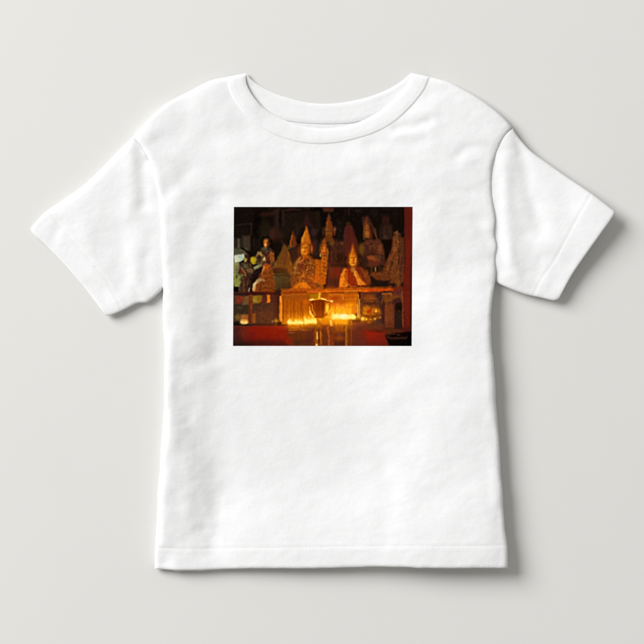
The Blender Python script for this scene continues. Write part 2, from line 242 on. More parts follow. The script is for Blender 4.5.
    # glass case, left panel
    R((64, 42, 30), 20, 280, 644, 780, 1); P((148, 38, 14), [(60, 295), (150, 290), (190, 320), (160, 370), (120, 400), (60, 400)], 1.3); P((122, 82, 42), [(190, 300), (255, 290), (255, 420), (150, 420)], 1.6, .9); E((90, 40, 30), 60, 350, 16, 40, 1.3, .5)
    P((136, 104, 24), [(300, 295), (440, 290), (450, 360), (380, 400), (300, 410)], 1.4); E((156, 138, 62), 335, 350, 34, 24, 1.4, .7); E((112, 84, 14), 400, 330, 30, 24, 1.3, .6); P((80, 34, 40), [(445, 285), (500, 285), (500, 400), (420, 420)], 1.3)
    R((70, 36, 32), 550, 280, 620, 620, 1.4, .9); P((66, 42, 34), [(300, 410), (500, 390), (640, 400), (640, 700), (300, 700)], 2); R((52, 42, 26), 60, 420, 250, 560, 2, .8); E((84, 66, 44), 120, 460, 30, 16, 1.4, .7)
    R((214, 118, 20), 502, 276, 546, 388, .9); L((240, 150, 50), [(518, 340), (518, 380)], 10, .9, .7); N([(45, 290), (640, 290), (640, 690), (45, 690)], .35, 1.4, 1.2, 60)
    P((122, 56, 24), [(256, 276), (300, 276), (296, 690), (262, 690)], .9); L((60, 22, 18), [(262, 300), (264, 690)], 10, .8, .7)
    O(231, 310)
    E((136, 86, 24), 100, 100, 40, 46, 1.6, .9); R((184, 98, 20), 140, 66, 238, 160, 1.6, .9); R((96, 34, 30), 245, 0, 292, 210, 1.1, .8); R((150, 82, 18), 300, 50, 345, 180, 1.4, .85); E((84, 46, 30), 460, 90, 110, 90, 3, .8); N([(350, 0), (600, 0), (600, 200), (350, 200)], .4, 1, 1, 66)
    E((176, 118, 24), 630, 140, 26, 34, 1.3, .9); E((140, 120, 90), 580, 158, 12, 16, 1, .8); R((24, 14, 12), 30, 168, 128, 222, 1); R((46, 26, 20), 128, 195, 600, 225, 1.2, .8); E((60, 40, 60), 300, 190, 26, 16, 1.3, .6)
    E((250, 170, 60), 186, 160, 50, 30, 1.3); E((255, 226, 140), 158, 172, 18, 16, 1); E((255, 232, 150), 208, 174, 18, 14, 1); E((255, 200, 90), 182, 184, 40, 8, .9, .8)
    # red shelf front
    R((118, 24, 13), 0, 224, 1000, 520, 1); P((74, 20, 26), [(20, 230), (120, 230), (150, 500), (20, 500)], 3.5, .9); E((134, 24, 8), 560, 300, 180, 60, 6, .7); P((60, 22, 22), [(20, 400), (700, 430), (900, 520), (20, 520)], 3.5, .8); P((40, 20, 20), [(20, 450), (300, 460), (300, 520), (20, 520)], 2, .8)
    E((116, 40, 8), 180, 320, 50, 22, 2.5, .6); E((96, 20, 36), 290, 350, 50, 30, 2.5, .5); L((130, 56, 40), [(45, 226), (640, 240)], 7, .8, .35); N([(40, 230), (900, 230), (900, 500), (40, 500)], .14, 2, 1, 61)
    # J rail
    O(276, 275)
    P((216, 116, 14), [(200, 210), (330, 95), (400, 105), (450, 130), (490, 180), (480, 215)], 1.5); P((200, 96, 20), [(440, 20), (620, 0), (640, 90), (520, 120)], 2, .7); E((92, 66, 46), 590, 145, 44, 30, 2, .8); E((150, 60, 16), 520, 140, 36, 24, 1.8, .7); E((120, 52, 20), 320, 190, 20, 34, 1.3, .7); E((236, 150, 40), 385, 150, 34, 26, 2, .5)
    P((36, 18, 24), [(-30, 190), (85, 185), (70, 280), (-30, 280)], 1.3); P((176, 84, 22), [(80, 200), (280, 186), (644, 196), (644, 250), (80, 262)], 1.); P((108, 40, 10), [(90, 230), (420, 220), (420, 258), (90, 266)], 1, .8); L((180, 110, 70), [(90, 212), (200, 204), (280, 196)], 9, .8, .7)
    P((206, 98, 40), [(450, 205), (644, 195), (644, 250), (450, 250)], 1.2, .8); L((230, 140, 60), [(560, 202), (640, 200)], 8, .9, .7)
    # centre case interior
    P((160, 78, 10), [(75, 262), (1000, 250), (1000, 690), (75, 690)], 1.); P((144, 80, 30), [(95, 268), (480, 262), (470, 340), (95, 345)], 1.4, .9); L((120, 60, 40), [(100, 285), (400, 290)], 12, 1.2, .5)
    for i, x in enumerate(range(120, 480, 34)): L([(196, 108, 10), (128, 58, 2), (210, 120, 16)][i % 3], [(x, 370), (x + 2, 640)], 16, 1.2, .55)
    E((226, 116, 20), 420, 370, 40, 30, 2, .7); R((150, 122, 6), 480, 262, 600, 330, 1.6, .9); R((230, 206, 60), 592, 246, 622, 335, 1.1, .9); P((60, 30, 26), [(-30, 280), (42, 270), (40, 620), (-30, 620)], 1.6, .8)
    P((194, 106, 20), [(46, 296), (92, 290), (92, 650), (40, 650)], 1.); L((240, 172, 100), [(64, 310), (68, 380)], 14, 1, .8); L((240, 160, 40), [(76, 420), (74, 640)], 12, 1, .7); L((90, 44, 8), [(98, 300), (98, 640)], 10, .9, .7)
    # H / K rail part
    O(321, 275)
    P((216, 106, 16), [(-10, 198), (250, 196), (400, 186), (660, 178), (660, 232), (300, 240), (-10, 250)], 1.); L((240, 160, 60), [(320, 236), (500, 224)], 12, 1, .7); L((150, 66, 10), [(250, 205), (640, 190)], 12, 1, .6); L((236, 130, 20), [(0, 215), (200, 222)], 12, 1.2, .7)
    P((192, 96, 18), [(100, 262), (335, 255), (335, 430), (120, 430)], 1.5, .9); E((150, 60, 10), 190, 320, 60, 40, 2, .8); L((214, 140, 46), [(120, 275), (330, 272)], 14, 1, .7); E((120, 66, 10), 60, 285, 50, 24, 1.6, .8)
    P((206, 112, 14), [(335, 250), (510, 240), (512, 520), (335, 520)], 1.5); E((168, 82, 10), 420, 290, 80, 30, 2, .7); E((240, 160, 8), 420, 415, 60, 26, 2, .8); L((240, 150, 20), [(350, 345), (500, 335)], 12, 1.3, .6)
    E((240, 156, 34), 250, 470, 110, 50, 2.5, .9); E((230, 120, 20), 200, 430, 40, 30, 2, .6)
    P((104, 52, 30), [(550, 240), (820, 225), (820, 470), (555, 520)], 1.3); 
    # right case panel
    O(366, 275)
    P((62, 34, 28), [(-50, 240), (230, 238), (240, 780), (-80, 780)], 1.5, .8); E((122, 62, 20), 50, 320, 80, 50, 2.5, .9); E((42, 25, 36), 185, 300, 44, 60, 2, .95); P((112, 60, 22), [(235, 270), (520, 230), (520, 380), (240, 390)], 1.8, .9)
    P((78, 38, 42), [(380, 180), (505, 175), (500, 280), (440, 290), (370, 260)], 1.6, .9); P((50, 25, 34), [(370, 340), (480, 310), (500, 390), (360, 410)], 1.6, .9); P((96, 44, 26), [(245, 400), (400, 400), (400, 740), (250, 740)], 2); L((120, 84, 60), [(236, 300), (215, 400)], 14, 1.3, .6)
    P((138, 76, 16), [(-40, 440), (140, 445), (215, 480), (215, 560), (150, 640), (60, 680), (-60, 690)], 2.5, .9); E((200, 118, 12), 10, 500, 50, 60, 2.5, .8); E((196, 116, 14), 130, 500, 50, 34, 2, .7); L((70, 32, 14), [(-30, 570), (60, 590), (210, 560)], 26, 1.5, .8); N([(-40, 440), (215, 460), (215, 600), (60, 690), (-60, 690)], .7, .9, .8, 71, (1, 1, .7)); L((120, 60, 10), [(0, 600), (200, 590)], 10, 1.2, .7)
    P((110, 38, 22), [(300, 160), (520, 150), (520, 200), (380, 240), (280, 235)], 2, .8); P((196, 66, 14), [(-30, 182), (200, 182), (372, 188), (372, 215), (240, 228), (-30, 240)], 1.1); E((230, 116, 10), -6, 210, 30, 20, 1.6, .8); L((196, 90, 40), [(20, 186), (230, 178)], 6, .8, .6)
    P((92, 44, 24), [(50, 10), (370, 10), (340, 60), (330, 80), (130, 60)], 1.8, .6); P((18, 13, 17), [(55, 20), (90, 20), (130, 65), (250, 80), (340, 70), (300, 158), (90, 166), (65, 100)], 1.3); E((24, 22, 40), 200, 100, 26, 20, 1.5, .6)
    E((156, 94, 30), 452, 110, 34, 50, 2, .7); E((100, 50, 26), 400, 60, 30, 60, 2, .5)
    L((170, 90, 40), [(222, 274), (362, 274)], 9, .8, .8); L((160, 90, 40), [(260, 214), (372, 220)], 7, .9, .6)
    O(366, 310)
    for x, y, w, c in ((135, 20, 12, (255, 220, 120)), (125, 125, 14, (240, 190, 96)), (5, 128, 14, (255, 196, 40)), (60, 90, 8, (220, 150, 20)), (200, 105, 10, (180, 120, 80)), (85, 70, 8, (226, 150, 30)), (60, 130, 10, (220, 150, 20)), (175, 20, 10, (200, 120, 10)), (30, 170, 14, (160, 100, 20)), (135, 180, 12, (140, 90, 30))): E(c, x, y, w, w, 1., .9)
    E((150, 36, 4), 45, 20, 30, 30, 1.4, .9); E((110, 40, 4), 75, 85, 40, 16, 1.3, .7); E((60, 40, 42), 170, 190, 60, 50, 2, .9); L((50, 25, 30), [(240, -90), (242, 240)], 34, 1.1, .9); P((92, 46, 28), [(268, 0), (395, 0), (395, 250), (268, 250)], 1.8, .6); N([(268, -80), (400, -80), (400, 250), (268, 250)], .3, 1, 1.4, 77)
    P((34, 23, 20), [(398, 25), (515, 15), (520, 250), (400, 260)], 1.3); L((70, 30, 22), [(400, 10), (520, 5)], 12, 1.2, .6)
    P((88, 42, 26), [(-60, 195), (250, 200), (250, 280), (-60, 290)], 1.8, .85); P((80, 37, 22), [(240, 255), (640, 262), (640, 330), (240, 350)], 1.8, .9)
    P((112, 26, 17), [(-20, 290), (260, 295), (320, 520), (-60, 520)], 2.6); E((140, 24, 12), 40, 340, 90, 40, 3, .7); P((74, 28, 26), [(-20, 440), (330, 450), (330, 520), (-20, 520)], 2.5, .4)
    # right post
    O(366, 205)
    P((94, 27, 19), [(536, -10), (680, -10), (680, 2010), (500, 2010), (520, 1100), (540, 800)], .9); P((74, 26, 24), [(534, 10), (560, 10), (556, 480), (534, 480)], 1.3, .8); L((114, 31, 19), [(590, 520), (575, 1080)], 40, 2.5, .6)
    L((128, 70, 42), [(505, 1180), (510, 1480), (520, 1690)], 12, .9, .8); L((60, 22, 20), [(530, 1500), (560, 1780)], 18, 1.3, .6); L((44, 16, 22), [(645, 700), (628, 1300), (622, 1960)], 26, 1.2, .8); N([(536, 0), (650, 0), (640, 1700), (520, 1700)], .12, .8, 4, 80)
    P((60, 22, 18), [(500, 1720), (640, 1700), (640, 1800), (500, 1800)], 2, .8)
    # bowl at lower right
    O(366, 310)
    P((8, 5, 5), [(275, 368), (400, 345), (640, 300), (680, 520), (335, 520)], 1.6); L((52, 27, 23), [(290, 372), (340, 396), (460, 395), (560, 385)], 30, 1.5, .9); E((12, 5, 5), 480, 338, 100, 26, 1.3); L((92, 64, 60), [(385, 340), (398, 335)], 10, .8, .8); L((80, 56, 60), [(430, 348), (470, 344)], 9, .9, .8); P((3, 2, 2), [(600, 320), (680, 300), (680, 520), (560, 520)], 2.5, .9)
    # below the flames
    O(276, 310)
    P((84, 40, 20), [(150, 190), (640, 190), (640, 520), (180, 520)], 2.5); P((172, 92, 10), [(150, 190), (400, 185), (380, 250), (180, 270)], 2.2, .8); P((74, 32, 30), [(440, 260), (560, 260), (540, 440), (420, 430)], 2.5, .9); E((62, 26, 40), 450, 450, 50, 30, 2.2, .7)
    P((90, 50, 6), [(390, 186), (560, 182), (560, 230), (400, 250)], 1.6, .8); L((186, 112, 50), [(180, 290), (280, 280)], 8, .8, .7); L((176, 96, 60), [(165, 318), (260, 314)], 8, .8, .7); L((150, 70, 60), [(280, 275), (380, 262)], 8, 1, .5); E((126, 30, 12), 190, 430, 50, 40, 2.5, .8); E((54, 30, 26), 310, 450, 60, 30, 2.5, .7); N([(150, 220), (560, 220), (560, 500), (150, 500)], .25, 1.2, 1.6, 90)
    O(321, 310)
    P((94, 42, 22), [(-60, 190), (660, 170), (600, 520), (-60, 520)], 2, .9); P((190, 92, 12), [(0, 120), (180, 120), (160, 220), (20, 200)], 2, .9); P((222, 124, 20), [(175, 120), (390, 115), (370, 205), (200, 205)], 2); P((130, 62, 8), [(190, 215), (340, 210), (340, 300), (200, 320)], 2.2, .9)
    E((84, 42, 40), 270, 345, 56, 30, 2.2, .9); E((142, 64, 16), 260, 395, 60, 24, 2.2, .85); P((60, 26, 20), [(180, 440), (340, 430), (340, 520), (180, 520)], 2.2, .7); P((96, 56, 4), [(375, 110), (430, 105), (420, 230), (380, 230)], 1.6, .8)
    L((152, 74, 34), [(92, 250), (112, 350), (118, 500)], 34, 1.2, .85); L((136, 44, 14), [(155, 360), (158, 500)], 26, 1.2, .8); L((160, 98, 36), [(355, 240), (352, 500)], 26, 1.1, .85); L((104, 44, 6), [(385, 240), (385, 480)], 30, 1.3, .8); L((122, 62, 30), [(425, 240), (425, 500)], 16, 1.1, .7)
    P((84, 34, 32), [(440, 170), (640, 170), (640, 520), (440, 520)], 2.2, .7); E((60, 30, 36), 540, 250, 50, 40, 2.5, .5); E((118, 24, 12), 615, 335, 60, 60, 3.5, .7); L((170, 96, 20), [(400, 120), (545, 130)], 14, 1.3, .7)
    L((210, 120, 60), [(430, 140), (428, 200)], 12, 1, .6)
    # bowl on its stem
    P((180, 90, 8), [(-70, 0), (60, 0), (40, 130), (-60, 130)], 2, .8)
    O(276, 275)
    P((112, 44, 6), [(490, 352), (690, 352), (715, 380), (690, 470), (660, 560), (620, 610), (560, 615), (520, 560), (490, 450)], 1.)
    E((80, 28, 6), 590, 400, 80, 34, 2, .8); E((86, 34, 8), 590, 440, 60, 60, 3, .7); L((236, 170, 70), [(488, 370), (496, 430)], 14, .9, .85); L((250, 182, 50), [(468, 450), (480, 500), (500, 560), (515, 590)], 18, 1, .9)
    E((150, 70, 6), 690, 450, 30, 80, 2, .8); L((100, 46, 50), [(560, 500), (620, 505)], 14, 1.6, .5)
    L((255, 232, 160), [(472, 350), (508, 340)], 17, .9); L((240, 170, 60), [(515, 336), (600, 330)], 9, .9, .6); L((255, 236, 160), [(640, 335), (700, 350)], 18, .9, .9); L((250, 214, 110), [(700, 350), (780, 372)], 11, .9, .8); E((255, 244, 190), 786, 374, 12, 14, .8); L((250, 214, 130), [(925, 275), (945, 340)], 10, .8, .85)
    E((255, 206, 56), 718, 455, 26, 58, 1.8, .95); G((200, 120, 24), 715, 450, 50, 80, .45)
    O(276, 310)
    P((126, 62, 8), [(560, 90), (630, 90), (620, 200), (640, 240), (560, 240), (575, 190)], 1.3); E((236, 180, 70), 626, 125, 10, 18, 1, .7); L((80, 36, 20), [(590, 100), (600, 190)], 20, 1.3, .7); E((220, 150, 40), 597, 245, 10, 10, .9, .8)
    P((118, 56, 14), [(535, 290), (650, 290), (650, 500), (530, 500)], 1.8, .9); L((240, 170, 70), [(575, 310), (576, 400)], 18, 1, .9); L((168, 98, 34), [(622, 300), (622, 420)], 12, 1, .8); L((70, 30, 12), [(598, 300), (600, 470)], 14, 1, .7); E((255, 226, 130), 567, 478, 14, 16, 1); L((230, 140, 30), [(568, 440), (567, 500)], 14, 1, .7)
    # flames
    L((255, 190, 60), [(160, 176), (385, 180)], 26, 1.3, .8); L((255, 196, 60), [(400, 172), (560, 168)], 34, 1.3, .8)
    for x, y, rx, ry in ((176, 168, 10, 24), (196, 164, 11, 30), (218, 172, 8, 18), (240, 178, 9, 14), (262, 174, 8, 18), (280, 164, 11, 26), (302, 168, 9, 22), (322, 166, 9, 26), (344, 168, 12, 26), (366, 174, 8, 18), (408, 148, 9, 40), (424, 158, 9, 26), (444, 158, 9, 26), (464, 152, 10, 30), (486, 160, 9, 24), (506, 152, 10, 30), (528, 156, 11, 26), (550, 152, 9, 30)):
        E((255, 232, 130), x, y, rx + 3, ry + 4, 1., .95); E((255, 252, 214), x, y + 4, rx * .62, ry * .62, .8, .9)
    L((255, 226, 100), [(478, 20), (492, 50), (514, 90)], 20, 1, .85); E((255, 230, 110), 487, 42, 13, 22, .9, .9)
    for x in (190, 250, 310, 370, 440, 500, 550): G((230, 130, 10), x, 150, 60, 50, .35)
    G((200, 110, 10), 300, 200, 150, 45, .45); G((220, 120, 20), 500, 100, 80, 60, .5)
    O(321, 310)
    P((240, 160, 26), [(130, -20), (440, -30), (440, 60), (130, 70)], 2.5, .85); E((232, 110, 16), 465, 30, 36, 30, 1.6, .8); E((255, 222, 70), 82, 22, 34, 34, 1.6, .9); 
    for x, y in ((160, 40), (210, 30), (262, 10), (320, 10), (400, 30)): L((255, 214, 60), [(x, y + 40), (x + 4, y)], 16, 1.3, .6)
    E((255, 206, 70), 300, 98, 180, 26, 1.6)
    for i, x in enumerate((186, 212, 236, 262, 288, 312, 340, 366, 392, 420, 446, 468)): E((255, 240, 140), x, 86 + 5 * (i % 3), 15, 34 - 6 * (i % 2), 1.1, .95); E((255, 253, 220), x, 92, 9, 20, .8, .85)
    E((255, 252, 214), 300, 94, 80, 20, 1.5, .9); E((240, 250, 250), 318, 88, 34, 24, 1.8, .9); E((255, 250, 190), 215, 80, 26, 34, 1.3); E((255, 238, 150), 165, 84, 16, 40, 1.2, .95); E((255, 236, 130), 440, 90, 44, 22, 1.6, .9)
    L((255, 196, 84), [(134, 140), (146, 210)], 20, 1.1, .9); E((255, 216, 120), 140, 180, 10, 26, 1, .8); L((252, 204, 110), [(515, -70), (514, 90)], 12, .8, .9); L((240, 190, 90), [(541, -150), (541, 110)], 13, .8, .85); L((150, 76, 10), [(528, -270), (528, 100)], 9, .7, .9); L((110, 56, 10), [(560, -60), (560, 110)], 14, 1, .8)
    E((236, 186, 70), 582, 124, 24, 24, 1.2, .9); E((255, 226, 130), 582, 120, 9, 9, .9, .8); G((190, 110, 20), 582, 120, 40, 40, .4)
    G((255, 140, 20), 300, 80, 170, 90, .45); G((230, 120, 10), 280, 160, 140, 60, .35); G((220, 130, 10), 90, 60, 90, 90, .4)
    def F(cl, cd, A, B, n, wd=9, a=.5):          # folds of a robe between two guide lines
        A, B = np.array(A, float), np.array(B, float)
        for i in range(n):
            t = (i + p.rng.uniform(.1, .9)) / n; q = A * (1 - t) + B * t
            k = np.linspace(0, len(q) - 1, 7); q = np.stack([np.interp(k, np.arange(len(q)), q[:, j]) for j in (0, 1)], 1) + p.rng.uniform(-1, 1, (7, 2)) * .42 * p.k
            c = np.array((cl, cd)[p.rng.integers(2)], float)
            for j in range(6):
                if p.rng.random() < .8: L(c, q[j:j + 2], wd * p.rng.uniform(.6, 1.5), .8, a * p.rng.uniform(.35, 1.))
    # left group, second look
    O(232, 232, 10.07)
    P((112, 56, 22), [(300, 455), (400, 430), (450, 520), (440, 600), (240, 605), (250, 550), (330, 500)], 1.2, .7); F((188, 98, 34), (58, 28, 14), [(290, 545), (330, 515), (400, 520), (440, 560)], [(260, 600), (320, 570), (400, 575), (430, 600)], 7, 7, .75)
    P((150, 78, 28), [(318, 380), (390, 372), (400, 440), (320, 450)], 1., .5); L((236, 168, 90), [(322, 350), (306, 425)], 9, .8, .8); L((80, 40, 22), [(340, 400), (390, 405)], 8, .8, .6)
    L((70, 66, 54), [(320, 165), (348, 200), (390, 175)], 14, .9, .8); L((140, 84, 44), [(396, 200), (350, 270), (328, 330)], 12, .9, .6); P((150, 86, 34), [(385, 200), (420, 215), (426, 310), (395, 320)], 1., .6); L((44, 24, 20), [(402, 230), (404, 310)], 6, .7, .6)
    F((120, 110, 84), (34, 26, 20), [(262, 225), (256, 300)], [(320, 230), (310, 330)], 7, 7, .6); L((200, 160, 90), [(282, 215), (300, 240)], 9, .8, .7); L((212, 200, 150), [(322, 262), (316, 300)], 8, .8, .7)
    E((150, 90, 42), 345, 75, 26, 12, 1, .5); E((60, 30, 18), 376, 120, 12, 30, 1, .6); L((230, 170, 90), [(338, 108), (336, 140)], 9, .8, .6)
    E((84, 78, 48), 500, 480, 92, 46, 1.2, .75); L((30, 22, 14), [(400, 438), (590, 446)], 9, .9, .8); E((58, 50, 32), 505, 552, 84, 40, 1.4, .7); E((34, 22, 14), 478, 396, 58, 22, 1.2, .8); L((120, 100, 60), [(420, 452), (560, 456)], 7, .9, .6)
    F((112, 74, 48), (44, 26, 20), [(95, 460), (90, 600)], [(190, 430), (186, 600)], 9, 7, .6); F((130, 116, 70), (50, 34, 24), [(90, 320), (120, 380)], [(190, 310), (200, 400)], 7, 7, .5); E((160, 126, 60), 132, 285, 12, 18, .9, .7)
    L((150, 96, 50), [(84, 360), (130, 410), (140, 440)], 9, .8, .7); L((60, 44, 24), [(150, 215), (165, 290)], 7, .8, .6)
    # hatted row
    O(280, 212, 10.07)
    F((212, 132, 60), (70, 36, 18), [(250, 470), (190, 560), (150, 640)], [(340, 480), (330, 560), (320, 640)], 13, 7, .55); L((206, 140, 60), [(205, 460), (165, 530)], 8, .8, .7); L((170, 140, 80), [(180, 480), (150, 600)], 8, .8, .5)
    F((200, 106, 24), (120, 58, 12), [(360, 470), (358, 640)], [(410, 480), (405, 640)], 5, 6, .5); F((84, 50, 44), (40, 20, 20), [(500, 300), (495, 480)], [(590, 290), (590, 480)], 8, 9, .5); E((104, 70, 34), 525, 305, 22, 16, .9, .7)
    L((90, 46, 20), [(455, 190), (478, 194)], 6, .6, .7); L((90, 46, 20), [(492, 194), (512, 190)], 6, .6, .7); L((150, 84, 30), [(484, 196), (484, 222)], 6, .7, .7); L((84, 40, 18), [(470, 234), (500, 234)], 6, .7, .7); L((150, 90, 44), [(544, 170), (548, 220)], 8, .8, .6)
    L((120, 54, 16), [(428, 372), (444, 374)], 6, .6, .7); L((120, 54, 16), [(456, 374), (472, 372)], 6, .6, .7); L((240, 160, 60), [(450, 370), (450, 400)], 6, .7, .7); L((130, 54, 12), [(438, 412), (464, 412)], 6, .6, .7)
    F((220, 130, 44), (108, 50, 14), [(425, 450), (425, 640)], [(478, 450), (468, 640)], 5, 6, .5)
    F((150, 96, 40), (80, 48, 24), [(60, 400), (20, 520)], [(100, 420), (110, 600)], 7, 8, .5); L((200, 110, 30), [(96, 500), (118, 610)], 9, .9, .6)
    # right half
    O(325, 206, 7.153)
    F((104, 58, 40), (46, 24, 22), [(275, 270), (300, 250), (330, 330)], [(420, 290), (425, 350), (400, 420)], 10, 6, .5); L((36, 20, 16), [(275, 345), (350, 338), (425, 358)], 6, .8, .8); L((130, 70, 40), [(305, 368), (370, 372), (390, 395)], 9, .9, .7); E((120, 70, 40), 396, 300, 14, 30, 1.2, .5)
    L((120, 62, 36), [(330, 120), (352, 190), (368, 225)], 6, .8, .6); L((40, 20, 16), [(322, 110), (338, 200)], 5, .8, .6); L((70, 36, 16), [(290, 176), (300, 178)], 4, .6, .7); L((70, 36, 16), [(306, 178), (316, 176)], 4, .6, .7)
    F((66, 46, 42), (24, 16, 16), [(405, 150), (400, 225)], [(475, 150), (480, 225)], 9, 5, .6); L((70, 46, 40), [(415, 100), (420, 125)], 6, .8, .5); L((64, 44, 40), [(445, 95), (448, 130)], 6, .8, .5)
    F((142, 84, 46), (46, 26, 18), [(495, 190), (490, 320), (430, 470)], [(550, 200), (552, 380), (540, 560)], 17, 6, .6); F((130, 74, 40), (50, 28, 18), [(350, 480), (450, 500)], [(440, 420), (500, 470)], 7, 6, .5); E((150, 100, 60), 514, 190, 10, 14, .9, .7); L((50, 28, 20), [(508, 188), (520, 190)], 4, .6, .6)
    F((80, 46, 34), (36, 20, 20), [(40, 270), (50, 400)], [(145, 260), (140, 420)], 11, 6, .5); E((96, 64, 34), 122, 266, 12, 10, .9, .6); E((110, 70, 32), 48, 268, 12, 8, .9, .6)
    F((240, 150, 40), (170, 84, 14), [(140, 460), (108, 585)], [(165, 460), (168, 585)], 6, 6, .6); F((240, 164, 60), (160, 80, 20), [(215, 480), (240, 520), (270, 575)], [(235, 475), (270, 530), (305, 570)], 5, 6, .6); F((150, 76, 34), (76, 32, 20), [(245, 450), (300, 560)], [(300, 460), (330, 560)], 8, 6, .55); F((170, 56, 20), (96, 26, 12), [(160, 455), (180, 560)], [(205, 470), (225, 560)], 6, 6, .5)
    F((100, 52, 34), (44, 24, 24), [(30, 440), (20, 570)], [(120, 430), (100, 560)], 7, 8, .35); L((90, 40, 40), [(150, 150), (145, 300)], 8, 1, .5); L((100, 46, 36), [(180, 150), (200, 280)], 7, 1, .4)
    # the glass case
    O(270, 284, 4.954)
    F((214, 120, 20), (120, 56, 8), [(85, 85), (85, 165)], [(185, 85), (185, 165)], 14, 4, .5); L((240, 170, 70), [(55, 60), (56, 180)], 4, .7, .7); L((210, 120, 30), [(65, 55), (190, 52)], 4, .8, .6)
    L((230, 130, 30), [(310, 60), (430, 56)], 5, .9, .6); L((245, 170, 60), [(436, 50), (438, 168)], 4, .7, .8); F((250, 190, 50), (200, 110, 20), [(320, 100), (322, 145)], [(425, 95), (422, 150)], 9, 5, .5)
    P((104, 42, 6), [(199, 84), (302, 86), (298, 118), (284, 150), (262, 168), (226, 168), (206, 150), (200, 118)], .9, .95); P((206, 124, 22), [(272, 90), (300, 90), (296, 120), (276, 152), (268, 150)], 1.3, .85); E((255, 216, 80), 284, 122, 8, 18, 1., .9); E((96, 34, 8), 240, 112, 20, 28, 2., .8); L((230, 160, 50), [(207, 100), (211, 130), (226, 156)], 5, .8, .8); L((90, 40, 8), [(204, 84), (250, 90), (300, 86)], 5, .8, .6); L((150, 70, 14), [(222, 90), (222, 140)], 5, .8, .7); L((60, 20, 10), [(262, 92), (262, 150)], 7, 1.1, .6); E((255, 210, 70), 283, 124, 7, 15, 1.2, .9); L((250, 190, 90), [(200, 130), (206, 148), (218, 160)], 5, .8, .9)
    for x, y in ((200, 78), (212, 76), (256, 74), (270, 77), (302, 86)): E((255, 240, 180), x, y, 6, 3.4, .7, .95)
    L((255, 190, 60), [(216, 78), (250, 74)], 3, .6, .8); L((255, 180, 60), [(276, 79), (300, 84)], 3, .6, .8)
    F((150, 80, 26), (60, 30, 14), [(222, 215), (222, 300)], [(262, 215), (262, 300)], 6, 5, .6); L((255, 200, 90), [(234, 245), (235, 275)], 4, .7, .9); L((180, 110, 44), [(252, 240), (253, 290)], 4, .7, .7); E((255, 226, 140), 232, 303, 5, 5, .7, .9)
    F((130, 70, 28), (70, 34, 20), [(296, 200), (302, 305)], [(420, 195), (416, 305)], 8, 5, .3); F((210, 120, 20), (150, 76, 12), [(90, 205), (200, 204)], [(100, 232), (200, 232)], 5, 4, .4)
    F((150, 90, 40), (60, 32, 20), [(455, 70), (540, 70)], [(460, 110), (540, 112)], 6, 5, .4); F((120, 66, 34), (60, 34, 24), [(560, 80), (560, 180)], [(600, 80), (600, 180)], 5, 6, .4)
    for x in range(558, 606, 8): L((190, 120, 76), [(x - 2, 46), (x + 2, 47)], 6, .8, .55)
    def S(cols, pts, n, l=6, wd=5, a=.7):        # glints and carved hollows scattered over a figure
        pp = np.array(pts, float); m = 0
        while m < n:
            q = p.rng.uniform(pp.min(0), pp.max(0)); x, y = q; ins = False
            for (ax, ay), (bx, by) in zip(pp, np.roll(pp, -1, 0)):
                if (ay > y) != (by > y) and x < (bx - ax) * (y - ay) / (by - ay) + ax: ins = not ins
            if not ins: continue
            t = p.rng.uniform(0, 3.14); k = l * p.rng.uniform(.5, 1.3); c = cols[m % len(cols)]; m += 1
            L(c, [(x - k * np.cos(t) / 2, y - k * np.sin(t) / 2), (x + k * np.cos(t + .7) / 2, y + k * np.sin(t + .7) / 2)], wd * p.rng.uniform(.6, 1.2), .7, a * p.rng.uniform(.4, 1))
    O(228, 202, 3.4255)
    # quieter tones where the slide is darker
    P((96, 58, 26), [(193, 158), (222, 220), (225, 262), (160, 240), (170, 200)], 1.6, .55); P((110, 62, 24), [(183, 225), (160, 226), (193, 160)], 2, .3)
    P((54, 48, 32), [(158, 240), (214, 240), (212, 292), (165, 292)], 1.6, .5); P((120, 62, 24), [(120, 228), (150, 228), (165, 296), (92, 300), (100, 268)], 1.2, .45)
    P((150, 72, 16), [(182, 296), (330, 292), (560, 288), (560, 298), (330, 306), (182, 308)], .9, .5); L((210, 116, 30), [(330, 299), (400, 297), (470, 293)], 1.6, .7, .6)
    P((132, 66, 8), [(186, 312), (280, 312), (280, 380), (186, 380)], 2.2, .4); P((130, 64, 12), [(356, 308), (440, 306), (440, 345), (356, 350)], 2.5, .35)
    # the main hat runs straight down to the brow, the face is broad and side-lit
    P((16, 11, 10), [(244, 90), (262, 92), (250, 128), (247, 142), (238, 142)], 1.2, .5)
    P((196, 110, 24), [(268, 84), (281, 120), (284, 143), (250, 146), (253, 128)], .9, .7); L((240, 168, 70), [(262, 104), (255, 138)], 2.4, .7, .8); L((128, 66, 14), [(276, 108), (283, 140)], 4, .9, .7); L((110, 54, 12), [(250, 147), (285, 145)], 2, .6, .7)
    E((214, 124, 26), 265, 163, 14, 17, .8, .6); E((244, 172, 60), 257, 164, 4.5, 10, .8, .7); L((96, 44, 8), [(255, 157), (261, 158)], 1.8, .5, .8); L((96, 44, 8), [(267, 158), (273, 157)], 1.8, .5, .8); L((150, 76, 14), [(264, 158), (265, 167)], 1.8, .5, .7); L((120, 50, 8), [(260, 172), (268, 172)], 1.7, .5, .8); E((150, 74, 14), 277, 165, 4, 12, .9, .6)
    G_, D_ = (232, 150, 70), (64, 30, 14)
    S([G_, D_, (206, 130, 60), (90, 44, 20)], [(250, 190), (292, 190), (312, 215), (314, 290), (222, 290), (225, 225)], 120, 5, 2.2, .75)
    S([(220, 130, 50), (80, 38, 14)], [(322, 150), (342, 150), (345, 190), (336, 262), (322, 262)], 34, 4, 2.2, .7)
